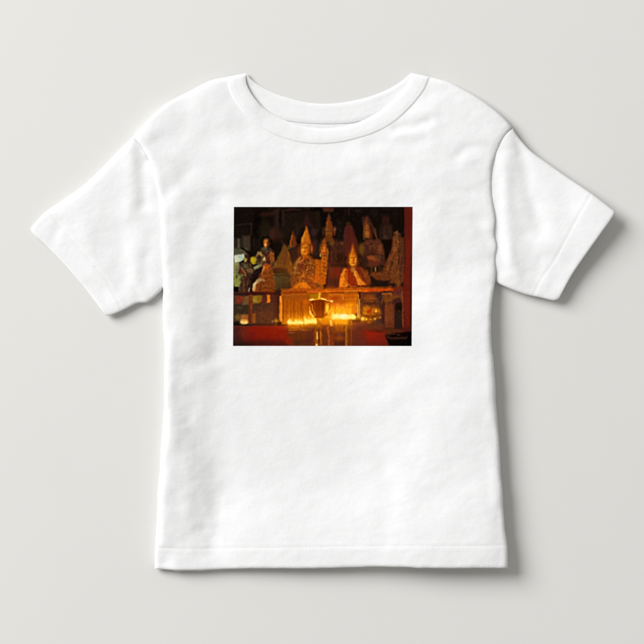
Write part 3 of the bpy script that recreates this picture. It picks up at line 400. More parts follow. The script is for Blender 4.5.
    S([(150, 90, 50), (44, 24, 18), (120, 66, 38)], [(572, 105), (600, 105), (600, 290), (540, 285), (556, 200)], 110, 5, 2.4, .6)
    S([(120, 70, 46), (42, 24, 22)], [(466, 130), (515, 130), (535, 180), (528, 215), (462, 215)], 46, 5, 2.4, .5)
    S([(96, 58, 40), (34, 20, 18)], [(315, 120), (395, 120), (400, 205), (345, 215), (318, 180)], 60, 5, 2.6, .5)
    S([(180, 120, 60), (50, 28, 18), (120, 100, 70)], [(95, 165), (155, 165), (160, 225), (118, 228), (92, 205)], 50, 4, 2.2, .6)
    S([(200, 120, 50), (60, 30, 14)], [(112, 235), (150, 235), (165, 295), (95, 298)], 44, 5, 2.2, .6); S([(120, 100, 60), (40, 24, 18)], [(42, 208), (78, 208), (84, 300), (44, 300)], 44, 4, 2.2, .6)
    S([(240, 160, 60), (130, 60, 16)], [(388, 235), (410, 230), (420, 292), (384, 292)], 22, 5, 2, .5); S([(170, 60, 30), (90, 26, 14)], [(405, 232), (430, 240), (440, 288), (418, 285)], 20, 5, 2.2, .5)
    S([(70, 46, 38), (28, 18, 16)], [(30, 20), (600, 20), (600, 60), (420, 100), (200, 110), (60, 140)], 120, 7, 3, .45)
    S([(110, 70, 40), (36, 22, 16)], [(30, 320), (170, 320), (170, 410), (30, 410)], 60, 6, 3, .4); S([(110, 64, 34), (44, 26, 20)], [(455, 310), (595, 310), (595, 420), (455, 420)], 70, 6, 3, .4)
    S([(130, 66, 30), (50, 26, 16)], [(210, 425), (440, 425), (440, 490), (210, 490)], 60, 7, 3, .35)
    O(228, 202, 3.4255)
    G((120, 44, 0), 330, 350, 150, 70, .22); p.c *= np.where(Y < 291, .9, .97)[..., None]
    g = p.c.mean(-1, keepdims=True); gx = np.clip(1 - np.hypot((X - 322) / 75, (Y - 285) / 62), 0, 1)[..., None]; p.c = np.clip(p.c * (1 + gx * np.array([.06, -.05, -.25])), 0, 255); k = np.clip((110 - g) / 110, 0, 1) * (p.c[..., 2:] > p.c[..., 1:2] * .85)
    p.c[..., 2:] -= .16 * k * p.c[..., 2:]
    O(276, 310)
    O(228, 202, 3.4255)
    G((150, 66, 0), 310, 395, 110, 24, .32); G((110, 46, 0), 270, 240, 70, 60, .30); G((90, 36, 0), 430, 235, 50, 50, .22); G((70, 30, 4), 520, 190, 60, 70, .2); G((60, 24, 0), 330, 445, 120, 40, .35)
    p.c *= np.array([1.03, .97, .84])
    lx = np.clip((252 - X) / 12, 0, 1)[..., None] * .35; p.c += (p.c.mean(-1, keepdims=True) * np.array([1.02, 1., .86]) - p.c) * lx
    O(276, 310)
    # the whole print: faint veil of grain
    n = p.noise(X, Y, 1.3, 1.3, 101) * .4 + p.noise(X, Y, 2.2, 2.2, 102) * .45
    m = p.noise(X, Y, 1.6, 1.6, 103); l = p.c.mean(-1, keepdims=True)
    p.c += (n * (1.0 + .02 * p.c.max(-1)))[..., None] + np.stack([m, -.4 * m, .5 * m], -1) * (1. + .012 * l)
    k = np.exp(-.5 * (np.arange(-3, 4) / .9) ** 2); k /= k.sum()
    e = np.pad(p.c, ((3, 3), (0, 0), (0, 0)), 'edge'); p.c = sum(k[i] * e[i:i + p.H] for i in range(7))
    e = np.pad(p.c, ((0, 0), (3, 3), (0, 0)), 'edge'); p.c = sum(k[i] * e[:, i:i + p.W] for i in range(7))
    k = np.exp(-.5 * (np.arange(-9, 10) / 3.) ** 2); k /= k.sum()      # the crispness of a scanned slide
    e = np.pad(p.c, ((9, 9), (0, 0), (0, 0)), 'edge'); g = sum(k[i] * e[i:i + p.H] for i in range(19))
    e = np.pad(g, ((0, 0), (9, 9), (0, 0)), 'edge'); g = sum(k[i] * e[:, i:i + p.W] for i in range(19)); p.c = np.clip(p.c + .75 * (p.c - g), 0, 255)
    l = p.c.mean(-1, keepdims=True)
    # fine folds and carved edges, where the light falls
    q = np.clip((l - 28) / 70, 0, 1) * np.clip((170 - l) / 60, 0, 1)
    w = np.where(Y < 291, 1., .35)[..., None]
    p.c *= 1 + w * q * (.10 * p.noise(X, Y, 1.3, 2., 104)[..., None] + .08 * p.noise(X + Y, X - Y, 1.6, 3., 105)[..., None])
    return np.clip(p.c, 0, 255)
import bpy, math, random
import numpy as np
from mathutils import Vector
from mathutils.geometry import delaunay_2d_cdt

PX = 0.001                       # one photograph pixel is one millimetre on the table
CX, CY = 322.0, 322.0
random.seed(3)
scene = bpy.context.scene
COL = scene.collection
def wx(X): return (np.asarray(X, float) - CX) * PX
def wy(Y): return (CY - np.asarray(Y, float)) * PX

# ------------------------------------------------------------------ curves
def spline(pts, step=1.5):
    p = np.array(pts, float)
    if len(p) == 2:
        n = max(1, int(np.hypot(*(p[1] - p[0])) / step)); t = np.linspace(0, 1, n + 1)[:, None]
        return p[0] * (1 - t) + p[1] * t
    q = np.vstack([2 * p[0] - p[1], p, 2 * p[-1] - p[-2]]); out = []
    for i in range(1, len(q) - 2):
        a, b, c, d = q[i - 1], q[i], q[i + 1], q[i + 2]
        # centripetal parameters keep uneven points from overshooting
        t0 = 0; t1 = t0 + np.hypot(*(b - a)) ** .5; t2 = t1 + np.hypot(*(c - b)) ** .5; t3 = t2 + np.hypot(*(d - c)) ** .5
        n = max(1, int(round(np.hypot(*(c - b)) / step))); t = np.linspace(t1, t2, n, endpoint=False)[:, None]
        A1 = (t1 - t) / (t1 - t0) * a + (t - t0) / (t1 - t0) * b; A2 = (t2 - t) / (t2 - t1) * b + (t - t1) / (t2 - t1) * c; A3 = (t3 - t) / (t3 - t2) * c + (t - t2) / (t3 - t2) * d
        B1 = (t2 - t) / (t2 - t0) * A1 + (t - t0) / (t2 - t0) * A2; B2 = (t3 - t) / (t3 - t1) * A2 + (t - t1) / (t3 - t1) * A3
        out.append((t2 - t) / (t2 - t1) * B1 + (t - t1) / (t2 - t1) * B2)
    out.append(p[-1:]); return np.vstack(out)

def dist(P, line):               # distance of many points to a polyline
    lo, hi = line.min(0) - 75, line.max(0) + 75; near = ((P >= lo) & (P <= hi)).all(1); res = np.full(len(P), 1e3)
    if not near.any(): return res
    P = P[near]; out = np.full(len(P), 1e9)
    for a, b in zip(line[:-1], line[1:]):
        e = b - a; L = e @ e + 1e-12; r = P - a
        t = np.clip(r @ e / L, 0, 1); d = r - t[:, None] * e
        np.minimum(out, d[:, 0] ** 2 + d[:, 1] ** 2, out=out)
    res[near] = np.sqrt(out); return res

def inside(P, poly):
    ins = np.zeros(len(P), bool); X, Y = P[:, 0], P[:, 1]
    for (ax, ay), (bx, by) in zip(poly, np.roll(poly, -1, 0)):
        if ay == by: continue
        c = (ay > Y) != (by > Y); ins ^= c & (X < (bx - ax) * (Y - ay) / (by - ay) + ax)
    return ins

def sm(t): t = np.clip(t, 0, 1); return t * t * (3 - 2 * t)
_G = {}
def vnoise(X, Y, f, seed, fy=None, ang=0.):
    fy = fy or f
    if seed not in _G: _G[seed] = np.random.default_rng(seed).uniform(-1, 1, (128, 128))
    g = _G[seed]; c, s = math.cos(ang), math.sin(ang)
    u = (X * c + Y * s) / f + 31.7; v = (-X * s + Y * c) / fy + 17.3; i, j = np.floor(u).astype(int), np.floor(v).astype(int); a, b = u - i, v - j
    a = a ** 3 * (a * (a * 6 - 15) + 10); b = b ** 3 * (b * (b * 6 - 15) + 10); q = lambda m, n: g[m % 128, n % 128]
    return (q(i, j) * (1 - a) + q(i + 1, j) * a) * (1 - b) + (q(i, j + 1) * (1 - a) + q(i + 1, j + 1) * a) * b

# ------------------------------------------------------------------ outlines, in photograph pixels
NECK_OUT = spline([(227, 76.8), (228.6, 88), (232.5, 98), (239, 107.5), (248, 117.5), (259, 126), (272, 133.6), (289, 140), (306, 143.4), (322, 144.2), (339, 142.8), (356, 139), (376, 132.5), (395, 121.5), (409, 109), (419, 97.5), (425.6, 87.5), (429.6, 76.8)])
NECK_IN = spline([(246, 73.2), (246.4, 83), (250.4, 92), (256, 100), (263, 107.3), (273, 114.4), (286, 120.6), (302, 125.8), (318, 128.4), (334, 127.8), (350, 124.8), (364, 119.8), (379, 111.5), (392, 101), (401, 92.2), (407, 84), (411.2, 73)])
BACK_OUT = spline([(246.5, 73.4), (250.5, 78.5), (257, 83.6), (266, 89), (278, 94.4), (291, 98.6), (306, 102.2), (322, 103.6), (338, 103), (354, 100.4), (370, 96.4), (386, 90.2), (398, 83.4), (406.5, 77), (411, 73.2)])
BACK_IN = spline([(228, 79), (234, 90), (244, 102), (262, 114), (280, 119.6), (300, 122.6), (320, 123.8), (338, 123.6), (356, 122.2), (380, 114), (402, 101), (419, 88), (428.6, 79)])
SHOULDER_L = spline([(227, 76.8), (210, 80.6), (191, 90.2), (177, 97.4), (164, 105.4), (148.8, 119.2), (133, 136.6)])
ARM_L = spline([(133, 136.6), (143, 149), (152, 168), (157, 190), (160.5, 220), (162.4, 255), (163.4, 290.5)])
SIDE_L = spline([(163.4, 290.5), (163.2, 310), (163.6, 330), (165, 347), (164.7, 370), (164.1, 400), (162.6, 428), (160.8, 455), (158.6, 490), (157, 520), (155.6, 546), (154.6, 569)])
HEM_B = spline([(154.6, 569), (171, 569.7), (190, 569.9), (214, 569.5), (240, 568.6), (270, 567.8), (300, 567.4), (345, 566.8), (400, 566.3), (430, 566.6), (470, 567.1), (506.8, 566.9)])
SIDE_R = spline([(506.8, 566.9), (507, 556), (506.8, 546), (504.4, 529), (502.4, 503), (501, 480), (499.8, 455), (497, 418), (494.2, 380), (491.6, 345), (490.8, 325), (491, 306), (492.6, 293), (494.8, 283.5)])
ARM_R = spline([(494.8, 283.5), (495.8, 272), (495, 260), (496.6, 246), (494.2, 234), (495, 218), (492.8, 203), (491.2, 188), (491.6, 172), (494, 160), (498.6, 148), (504, 138), (512, 127.6)])
SHOULDER_R = spline([(512, 127.6), (505, 119.5), (496.6, 111.8), (488, 105), (481, 100), (467, 91.6), (449, 82.4), (429.6, 76.8)])
HEM_B[:, 1] += .55 * vnoise(HEM_B[:, 0], HEM_B[:, 0] * 0, 23, 61) + .25 * vnoise(HEM_B[:, 0], HEM_B[:, 0] * 0, 8, 62)
for c, k in ((SIDE_L, 63), (SIDE_R, 64)): c[3:-3, 0] += .5 * vnoise(c[3:-3, 1], c[3:-3, 1] * 0, 21, k) + .2 * vnoise(c[3:-3, 1], c[3:-3, 1] * 0, 7, k)
cat = lambda *a: np.vstack([x[:-1] for x in a])
BODY = cat(SHOULDER_L, ARM_L, SIDE_L, HEM_B, SIDE_R, ARM_R, SHOULDER_R, NECK_OUT[::-1])
BACK_HEM = spline([(156, 566), (171, 569.8), (174.5, 571.4), (178, 572.2), (184, 571.5), (190, 571.9), (197, 571.8), (206, 570.6), (216, 569.2), (240, 567.6), (300, 566.4), (400, 565.4), (505.5, 565.8)])
BACK = cat(SHOULDER_L, ARM_L, SIDE_L[:-3], BACK_HEM, SIDE_R[2:], ARM_R, SHOULDER_R, BACK_IN[::-1])
HEM_LINE = spline([(155.5, 547.8), (200, 548.6), (260, 547.6), (330, 546.4), (400, 545.4), (460, 545.2), (506.75, 544.6)])
# sleeves
SL_TOP = spline([(133, 136.6), (120, 149.4), (102, 168), (82, 186.6), (62, 200.6), (43.3, 214), (31.2, 227.6)])
SL_CUFF = spline([(31.2, 227.6), (31.8, 231.6), (44, 243.6), (59, 258.8), (73, 274), (86, 289.4), (97, 303.6), (105.6, 315.2)])
SL_BOT = spline([(105.6, 315.2), (109, 315.6), (118, 312.6), (127, 308.4), (137, 303.4), (141, 302.8), (147, 302.4), (152.5, 298.8), (158, 294), (163.4, 288.5)])
SL_HEM = spline([(49.4, 209.6), (58, 223), (74, 241), (91, 261), (107, 281), (122.6, 310.4)])
SR_TOP = spline([(512, 127.6), (515.5, 133.4), (520.5, 140), (530.6, 151), (550, 165.4), (565, 176.2), (589, 192.8), (613.4, 211.8)])
SR_CUFF = spline([(613.4, 211.8), (612.6, 215), (600.6, 232.6), (586.6, 252.4), (572, 274), (558.6, 298.6)])
SR_BOT = spline([(558.6, 298.6), (554.4, 300.4), (541, 297.8), (524, 294), (507, 287.6), (495.8, 282), (491, 278)])
SR_HEM = spline([(590.6, 194), (577, 218), (566, 238.6), (553, 262.4), (541.5, 279), (533, 296.2)])

# ------------------------------------------------------------------ folds and creases: line, width (px), height (mm)
FOLDS = {
 'body': [([(190, 168), (164, 194)], 7, -.42), ([(216, 201), (192, 232), (186, 262)], 8, -.40), ([(212, 135), (243, 131)], 8, -.30), ([(172, 176), (178, 192), (172, 210)], 6, .22),
          ([(184, 216), (160, 226)], 5, -.16), ([(200, 176), (232, 186)], 8, .16),
          ([(396, 128), (412, 127), (428, 122)], 4, -.34), ([(370, 146), (412, 144), (424, 140)], 5, -.28), ([(428, 95), (446, 90)], 5, -.22), ([(404, 118), (432, 112)], 4, .16), ([(396, 136), (430, 132)], 4, .2),
          ([(455, 158), (466, 149), (480, 147), (492, 151)], 4, -.32), ([(458, 168), (475, 158), (490, 160)], 6, .11), ([(478, 168), (486, 182)], 4, -.2),
          ([(453, 190), (492, 196)], 5, -.18), ([(478, 222), (484, 238), (494, 252)], 5, -.2), ([(470, 232), (494, 228)], 5, .07), ([(474, 262), (492, 258)], 4, -.16), ([(440, 236), (462, 262)], 7, -.16), ([(468, 286), (490, 276)], 5, .16),
          ([(181, 366), (196, 363), (214, 357)], 7, -.5), ([(184, 402), (204, 440), (221, 474), (221, 514), (212, 545)], 11, -.55), ([(174, 424), (186, 470), (190, 510)], 9, .42), ([(244, 404), (254, 432)], 7, -.24), ([(287, 424), (305, 456)], 7, -.2),
          ([(182, 380), (190, 392)], 6, -.2), ([(385, 464), (388, 500), (385, 534)], 8, -.24), ([(344, 414), (402, 396)], 10, .2), ([(410, 404), (414, 430)], 9, -.22), ([(430, 500), (480, 470)], 10, -.2), ([(190, 534), (202, 530)], 5, -.26), ([(200, 541), (214, 532)], 4, -.2),
          ([(272, 460), (270, 540)], 14, .12), ([(320, 500), (360, 478)], 12, -.16), ([(240, 370), (300, 384)], 9, -.16), ([(320, 372), (372, 384)], 12, .16), ([(430, 360), (470, 384)], 10, -.16), ([(446, 408), (482, 440)], 10, .2),
          ([(240, 168), (300, 176), (360, 172)], 14, .2), ([(262, 196), (280, 170)], 9, -.14), ([(400, 168), (392, 200)], 9, -.14), ([(432, 190), (426, 300)], 16, .28), ([(188, 290), (196, 340)], 12, .2), ([(208, 285), (215, 340)], 10, -.18),
          ([(470, 120), (484, 132)], 5, -.16), ([(150, 130), (170, 118), (196, 110)], 7, .22), ([(158, 142), (170, 150)], 4, -.2), ([(488, 330), (492, 420), (497, 500)], 5, .25), ([(170, 340), (168, 440), (164, 540)], 6, .3), ([(498, 520), (501, 560)], 4, -.22)],
 'left': [([(141, 143), (143, 170), (144, 205)], 5, -.75), ([(133, 150), (132, 180), (130, 214)], 6, .35), ([(153, 153), (149, 159)], 2.6, -.5), ([(122, 232), (121, 258), (124, 280)], 7, -.45), ([(135, 250), (137, 284)], 6, .35), ([(146, 258), (145, 282)], 4, -.35), ([(152, 200), (151, 250)], 5, -.2),
          ([(96, 190), (84, 230), (100, 262)], 12, .4), ([(60, 224), (74, 222)], 5, -.25), ([(108, 206), (104, 240)], 10, -.2), ([(56, 232), (52, 246)], 4, -.2), ([(92, 282), (106, 296)], 5, -.25), ([(112, 288), (118, 300)], 4, .2), ([(140, 299), (136, 290)], 3, -.35)],
 'right': [([(519, 142), (525, 168), (531, 200), (540, 228)], 5.5, -.75), ([(509, 140), (505, 165), (505, 200), (509, 240), (514, 272)], 6, .55), ([(536, 170), (556, 214), (552, 240)], 10, .35), ([(498, 180), (499, 230), (503, 270)], 4, -.35), ([(526, 236), (526, 280)], 7, -.25), ([(570, 196), (562, 228)], 9, -.2),
           ([(540, 262), (534, 286)], 4, -.2), ([(520, 280), (545, 284)], 4, .22), ([(580, 210), (600, 226)], 6, .18), ([(556, 270), (570, 262)], 5, -.16)],
}
def wrinkles(P, part):
    X, Y = P[:, 0], P[:, 1]; z = np.zeros(len(P))
    for pts, w, h in FOLDS[part]:
        d = dist(P, spline(pts, 4)); a = (2.7 if part == 'body' else 2.0) * h * np.exp(-.5 * (d / w) ** 2)
        z += a * (1 + .35 * vnoise(X, Y, 14, 55))
    # slack of washed jersey
    z += .62 * vnoise(X, Y, 74, 1, 60, .4) + .46 * vnoise(X, Y, 34, 2, 26, .7) + .19 * vnoise(X, Y, 19, 3, 11, .15)
    m = .5 + .5 * vnoise(X, Y, 60, 9)
    z += (.35 + .65 * m) * (.10 * vnoise(X, Y, 10, 4, 5.4, -.12) + .055 * vnoise(X, Y, 5.5, 5, 3.6, .35) + .022 * vnoise(X, Y, 3., 6, 2.2, 0))
    return z

def rnd(d, R): t = np.clip(d / R, 0, 1); return np.sqrt(np.clip(1 - (1 - t) ** 2, 0, 1))
def fold(d, R): return .62 * rnd(d, R * .42) + .38 * rnd(d, R * 2.3)      # a pressed fold: tight at the very edge, then a slow swell
def wob(P, s): return vnoise(P[:, 0], P[:, 1], 26, s)

EDGE_L = np.vstack([(80, 133), (136, 138), (200, 158), (285, 163), (350, 165), (450, 161), (569, 155)]).astype(float)
EDGE_R = np.vstack([(80, 512), (128, 511), (170, 492), (240, 495), (285, 493), (345, 492), (455, 500), (569, 507)]).astype(float)
def z_body(P, top=True):
    dn = dist(P, NECK_OUT); dh = dist(P, HEM_B)
    ds = np.minimum(dist(P, SIDE_L), dist(P, SIDE_R)); dsh = np.minimum(dist(P, SHOULDER_L), dist(P, SHOULDER_R)); da = np.minimum(dist(P, ARM_L), dist(P, ARM_R))
    X, Y = P[:, 0], P[:, 1]
    xl = np.interp(Y, EDGE_L[:, 0], EDGE_L[:, 1]); xr = np.interp(Y, EDGE_R[:, 0], EDGE_R[:, 1])
    mid = 6.2 + 1.2 * sm((X - 300) / 190) + 5.8 * sm((X - 330) / 160) * sm((Y - 262) / 60) + 6.0 * sm((Y - 440) / 128) * sm((X - 150) / 170) * (1 - .5 * sm((X - 400) / 90))
    mid = mid - 2.2 * sm((178 - X) / 16) * sm((Y - 540) / 26)
    half = 4.1
    if top:
        f = fold(ds, np.where(X > 330, 10. + 3 * sm((Y - 470) / 80), 7.5) + 3. * wob(P, 70)) * fold(dsh, 7. + 2 * wob(P, 72)) * (1 - .78 * (1 - fold(da, 6.5 + 3. * wob(P, 71)))) * (.45 + .55 * rnd(dh, 2.6))
        z = mid + half * f + wrinkles(P, 'body') * np.minimum(1, .25 + dn / 10) * np.minimum(1, .2 + ds / 9) * np.minimum(1, .3 + dsh / 8)
        z -= 1.0 * np.exp(-(dn / 13) ** 2)
        # the side folds stand up and the front sags between them
        up = .45 + .55 * sm((Y - 200) / 120)
        sag = 7.6 * (1 - .62 * sm((Y - 470) / 90))
        z -= sag * up * sm((X - xl - 5) / (60 + 14 * vnoise(X, Y, 60, 91))) * sm((xr - 6 - X) / (165 + 16 * vnoise(X, Y, 60, 92)))
        z = 2.2 + np.logaddexp(0, (z - 2.2) / .9) * .9          # it never sinks through the back of the shirt
        # turned-up hem: double cloth, pressed line of stitching, slight roping
        h = dist(P, HEM_LINE); below = Y > np.interp(X, HEM_LINE[:, 0], HEM_LINE[:, 1])
        z += np.where(below, .26 * sm(h / 1.6) + .12 * vnoise(X, Y, 9, 33, 30, .5) * np.exp(-((h - 9) / 8) ** 2), 0) - .07 * (1 + .6 * wob(P, 75)) * np.exp(-(h / 1.3) ** 2) + .12 * np.exp(-((h - 3.2) / 1.6) ** 2) * ~below
        # sewn armhole and pressed sleeve seam next to it
        z += .22 * np.exp(-((da - 4) / 2.2) ** 2) * vnoise(X, Y, 12, 44) + .18 * np.exp(-((da - 6) / 3) ** 2)
        return z
    f = rnd(ds, 6) * rnd(dsh, 6) * (1 - .2 * (1 - rnd(da, 5))) * rnd(dh, 4)
    z = mid - (mid - .5) * f
    return z + 1.5 * np.exp(-(dist(P, BACK_IN) / 26) ** 2) * np.minimum(1, dsh / 12)

def z_sleeve(P, side, top=True):
    T, C, B, A, H, key = (SL_TOP, SL_CUFF, SL_BOT, ARM_L, SL_HEM, 'left') if side < 0 else (SR_TOP, SR_CUFF, SR_BOT, ARM_R, SR_HEM, 'right')
    X, Y = P[:, 0], P[:, 1]; dt, dc, db, da = dist(P, T), dist(P, C), dist(P, B), dist(P, A)
    if side < 0: mid = 4.6 + .6 * sm((Y - 250) / 60) + 0 * X; lift = 1.2 * sm((Y - 285) / 30) * sm((150 - X) / 30)
    else: mid = 6.6 + .4 * sm((X - 500) / 60); lift = 8.5 * sm((X - 520) / 95) ** 1.3 * (.45 + .55 * sm((Y - 140) / 80))
    half = 3.1 * (1 - .35 * sm(1 - dc / 50))
    if not top:
        f = rnd(dt, 5) * rnd(db, 5) * rnd(dc, 3); return mid + lift - np.minimum(half, mid - .4) * f
    f = fold(dt, 6.5 + 2 * wob(P, 73)) * fold(db, 6) * (.4 + .6 * rnd(dc, 2.4))
    z = mid + lift + half * f + .25 * (side > 0) + wrinkles(P, key) * np.minimum(1, .2 + dt / 9) * np.minimum(1, .2 + db / 8) * .9
    h = dist(P, H); cuff = dc < np.interp(h, [0, 1], [1, 1]) * 0 + dist(P, H) + 1e9 * 0
    outer = side_of(P, H, side)
    z += np.where(outer, .24 * sm(h / 1.6), 0) - .05 * (1 + .6 * wob(P, 76)) * np.exp(-(h / 1.3) ** 2) + .10 * np.exp(-((h - 3) / 1.6) ** 2) * ~outer
    z -= .2 * np.exp(-(da / 5) ** 2)
    if side > 0: z -= 1.0 * np.exp(-(da / 8) ** 2) * sm((Y - 132) / 30)
    return z

def side_of(P, H, side):         # on the cuff side of a sleeve's hem line
    x = np.interp(P[:, 1], H[:, 1], H[:, 0])
    ext = np.where(P[:, 1] < H[0, 1], H[0, 0] + (P[:, 1] - H[0, 1]) * (H[3, 0] - H[0, 0]) / (H[3, 1] - H[0, 1]), x)
    ext = np.where(P[:, 1] > H[-1, 1], H[-1, 0] + (P[:, 1] - H[-1, 1]) * (H[-1, 0] - H[-4, 0]) / (H[-1, 1] - H[-4, 1]), ext)
    return P[:, 0] < ext if side < 0 else P[:, 0] > ext

# ------------------------------------------------------------------ meshes
def mesh_obj(name, co, faces, mat, parent=None, smooth=True):
    me = bpy.data.meshes.new(name); me.from_pydata(co.tolist() if hasattr(co, 'tolist') else co, [], faces if isinstance(faces, list) else faces.tolist())
    me.update()
    if smooth: me.polygons.foreach_set('use_smooth', np.ones(len(me.polygons), bool))
    me.materials.append(mat); o = bpy.data.objects.new(name, me); COL.objects.link(o)
    if parent: o.parent = parent
    return o

def triangulate(outline, cuts=(), sp=1.7, rings=(.35, .9)):
    lo, hi = outline.min(0) - 1, outline.max(0) + 1; rg = np.random.default_rng(8)
    xs = np.arange(lo[0], hi[0], sp); ys = np.arange(lo[1], hi[1], sp * .87)
    G = np.array([(x + (k % 2) * sp / 2, y) for k, y in enumerate(ys) for x in xs]); G += rg.uniform(-.12, .12, G.shape) * sp
    G = G[inside(G, outline)]; loop = np.vstack([outline, outline[:1]]); G = G[dist(G, loop) > 1.5]
    for c in cuts: G = G[dist(G, c) > .7]
    n = np.roll(outline, -1, 0) - np.roll(outline, 1, 0); n = np.stack([-n[:, 1], n[:, 0]], 1); n /= np.hypot(n[:, 0], n[:, 1])[:, None]
    if not inside(outline[5:6] + n[5:6] * .5, outline)[0]: n = -n
    R = np.vstack([outline + n * r for r in rings]); R = R[inside(R, outline)]; R = R[dist(R, loop) > min(rings) * .8]
    for c in cuts: R = R[dist(R, c) > .5]
    V = [outline]; E = [(i, (i + 1) % len(outline)) for i in range(len(outline))]; k = len(outline)
    for c in cuts: V.append(c); E += [(k + i, k + i + 1) for i in range(len(c) - 1)]; k += len(c)
    V = np.vstack(V + [R, G]); r = delaunay_2d_cdt([Vector(v) for v in V.tolist()], E, [], 0, 1e-5)
    P = np.array([(v.x, v.y) for v in r[0]]); F = np.array([f[:3] for f in r[2]]); c = P[F].mean(1); F = F[inside(c, outline)]
    a = P[F]; s = (a[:, 1, 0] - a[:, 0, 0]) * (a[:, 2, 1] - a[:, 0, 1]) - (a[:, 1, 1] - a[:, 0, 1]) * (a[:, 2, 0] - a[:, 0, 0]); F[s > 0] = F[s > 0][:, ::-1]   # Y runs down: this faces the camera
    return P, F
def to3(P, z): return np.stack([wx(P[:, 0]), wy(P[:, 1]), z * .001], 1)
def submesh(P, z, F): u, inv = np.unique(F, return_inverse=True); return to3(P[u], z[u]), inv.reshape(F.shape)

# ------------------------------------------------------------------ materials
def mat(name):
    m = bpy.data.materials.new(name); m.use_nodes = True; nt = m.node_tree; return m, nt, nt.nodes['Principled BSDF']
def nd(nt, t, **k):
    n = nt.nodes.new(t)
    for a, v in k.items():
        if a.startswith('i_'): n.inputs[a[2:].replace('_', ' ')].default_value = v
        else: setattr(n, a, v)
    return n
def jersey(name, col=(.822, .822, .826), knit=1., rib=False):
    m, nt, b = mat(name); L = nt.links.new
    b.inputs['Roughness'].default_value = .92; b.inputs['Specular IOR Level'].default_value = .12
    b.inputs['Sheen Weight'].default_value = .06; b.inputs['Sheen Roughness'].default_value = .5
    tc = nd(nt, 'ShaderNodeTexCoord')
    n1 = nd(nt, 'ShaderNodeTexNoise', i_Scale=55., i_Detail=5., i_Roughness=.6); L(tc.outputs['Object'], n1.inputs['Vector'])
    mp = nd(nt, 'ShaderNodeMapping'); mp.inputs['Scale'].default_value = (1250, 620, 800); L(tc.outputs['Object'], mp.inputs['Vector'])
    n2 = nd(nt, 'ShaderNodeTexNoise', i_Scale=1., i_Detail=2., i_Roughness=.6); L(mp.outputs[0], n2.inputs['Vector'])
    mp2 = nd(nt, 'ShaderNodeMapping'); mp2.inputs['Scale'].default_value = (150, 420, 300); L(tc.outputs['Object'], mp2.inputs['Vector'])
    n3 = nd(nt, 'ShaderNodeTexNoise', i_Scale=1., i_Detail=4., i_Roughness=.65); L(mp2.outputs[0], n3.inputs['Vector'])
    cr = nd(nt, 'ShaderNodeMapRange'); cr.inputs['To Min'].default_value = .975; cr.inputs['To Max'].default_value = 1.02; L(n2.outputs['Fac'], cr.inputs['Value'])
    mx = nd(nt, 'ShaderNodeVectorMath', operation='SCALE'); mx.inputs[0].default_value = col; L(cr.outputs[0], mx.inputs['Scale']); L(mx.outputs[0], b.inputs['Base Color'])
    b1 = nd(nt, 'ShaderNodeBump', i_Strength=.5); b1.inputs['Distance'].default_value = .0011; L(n1.outputs['Fac'], b1.inputs['Height'])
    b2 = nd(nt, 'ShaderNodeBump', i_Strength=.5); b2.inputs['Distance'].default_value = .00022; L(n3.outputs['Fac'], b2.inputs['Height']); L(b1.outputs[0], b2.inputs['Normal'])
    b3 = nd(nt, 'ShaderNodeBump', i_Strength=.5 * knit); b3.inputs['Distance'].default_value = .00012; L(n2.outputs['Fac'], b3.inputs['Height']); L(b2.outputs[0], b3.inputs['Normal']); last = b3
    if rib:
        at = nd(nt, 'ShaderNodeAttribute', attribute_name='rib'); si = nd(nt, 'ShaderNodeMath', operation='SINE'); mu = nd(nt, 'ShaderNodeMath', operation='MULTIPLY'); mu.inputs[1].default_value = 2 * math.pi / 1.9
        L(at.outputs['Fac'], mu.inputs[0]); L(mu.outputs[0], si.inputs[0])
        b4 = nd(nt, 'ShaderNodeBump', i_Strength=.22); b4.inputs['Distance'].default_value = .00006; L(si.outputs[0], b4.inputs['Height']); L(b3.outputs[0], b4.inputs['Normal']); last = b4
    L(last.outputs[0], b.inputs['Normal']); return m
M_J = jersey('white_cotton_jersey'); M_RIB = jersey('white_rib_knit', rib=True)
M_TH, nt, b = mat('white_thread'); b.inputs['Base Color'].default_value = (.9, .9, .9, 1); b.inputs['Roughness'].default_value = .6

# ------------------------------------------------------------------ the shirt
shirt = bpy.data.objects.new('toddler_t_shirt', None); COL.objects.link(shirt); shirt.location = (0, 0, 0); shirt.empty_display_size = .05
shirt['label'] = 'white short-sleeved toddler t-shirt with a dark photo of golden candlelit statues printed on the chest'
shirt['category'] = 't-shirt'

P, F = triangulate(BODY, [HEM_LINE[1:-1]]); z = z_body(P)
c = P[F].mean(1); low = c[:, 1] > np.interp(c[:, 0], HEM_LINE[:, 0], HEM_LINE[:, 1])
mesh_obj('front_panel', *submesh(P, z, F[~low]), M_J, shirt)
hem = mesh_obj('bottom_hem', *submesh(P, z, F[low]), M_J, shirt)
Pb, Fb = triangulate(BACK, sp=4., rings=(.5, 1.4, 3.)); zb = z_body(Pb, False)
# the slack edge of the back that shows below the hem at the left is lifted to the edge of the front
zb = np.minimum(zb, z_body(Pb) - .35 - .6 * sm(dist(Pb, np.vstack([BODY, BODY[:1]])) / 6))
e = np.exp(-((Pb[:, 0] - 190) / 24) ** 2) * sm((Pb[:, 1] - 562) / 7); zb = zb * (1 - e) + 3.2 * e
mesh_obj('back_panel', *submesh(Pb, zb, Fb), M_J, shirt)

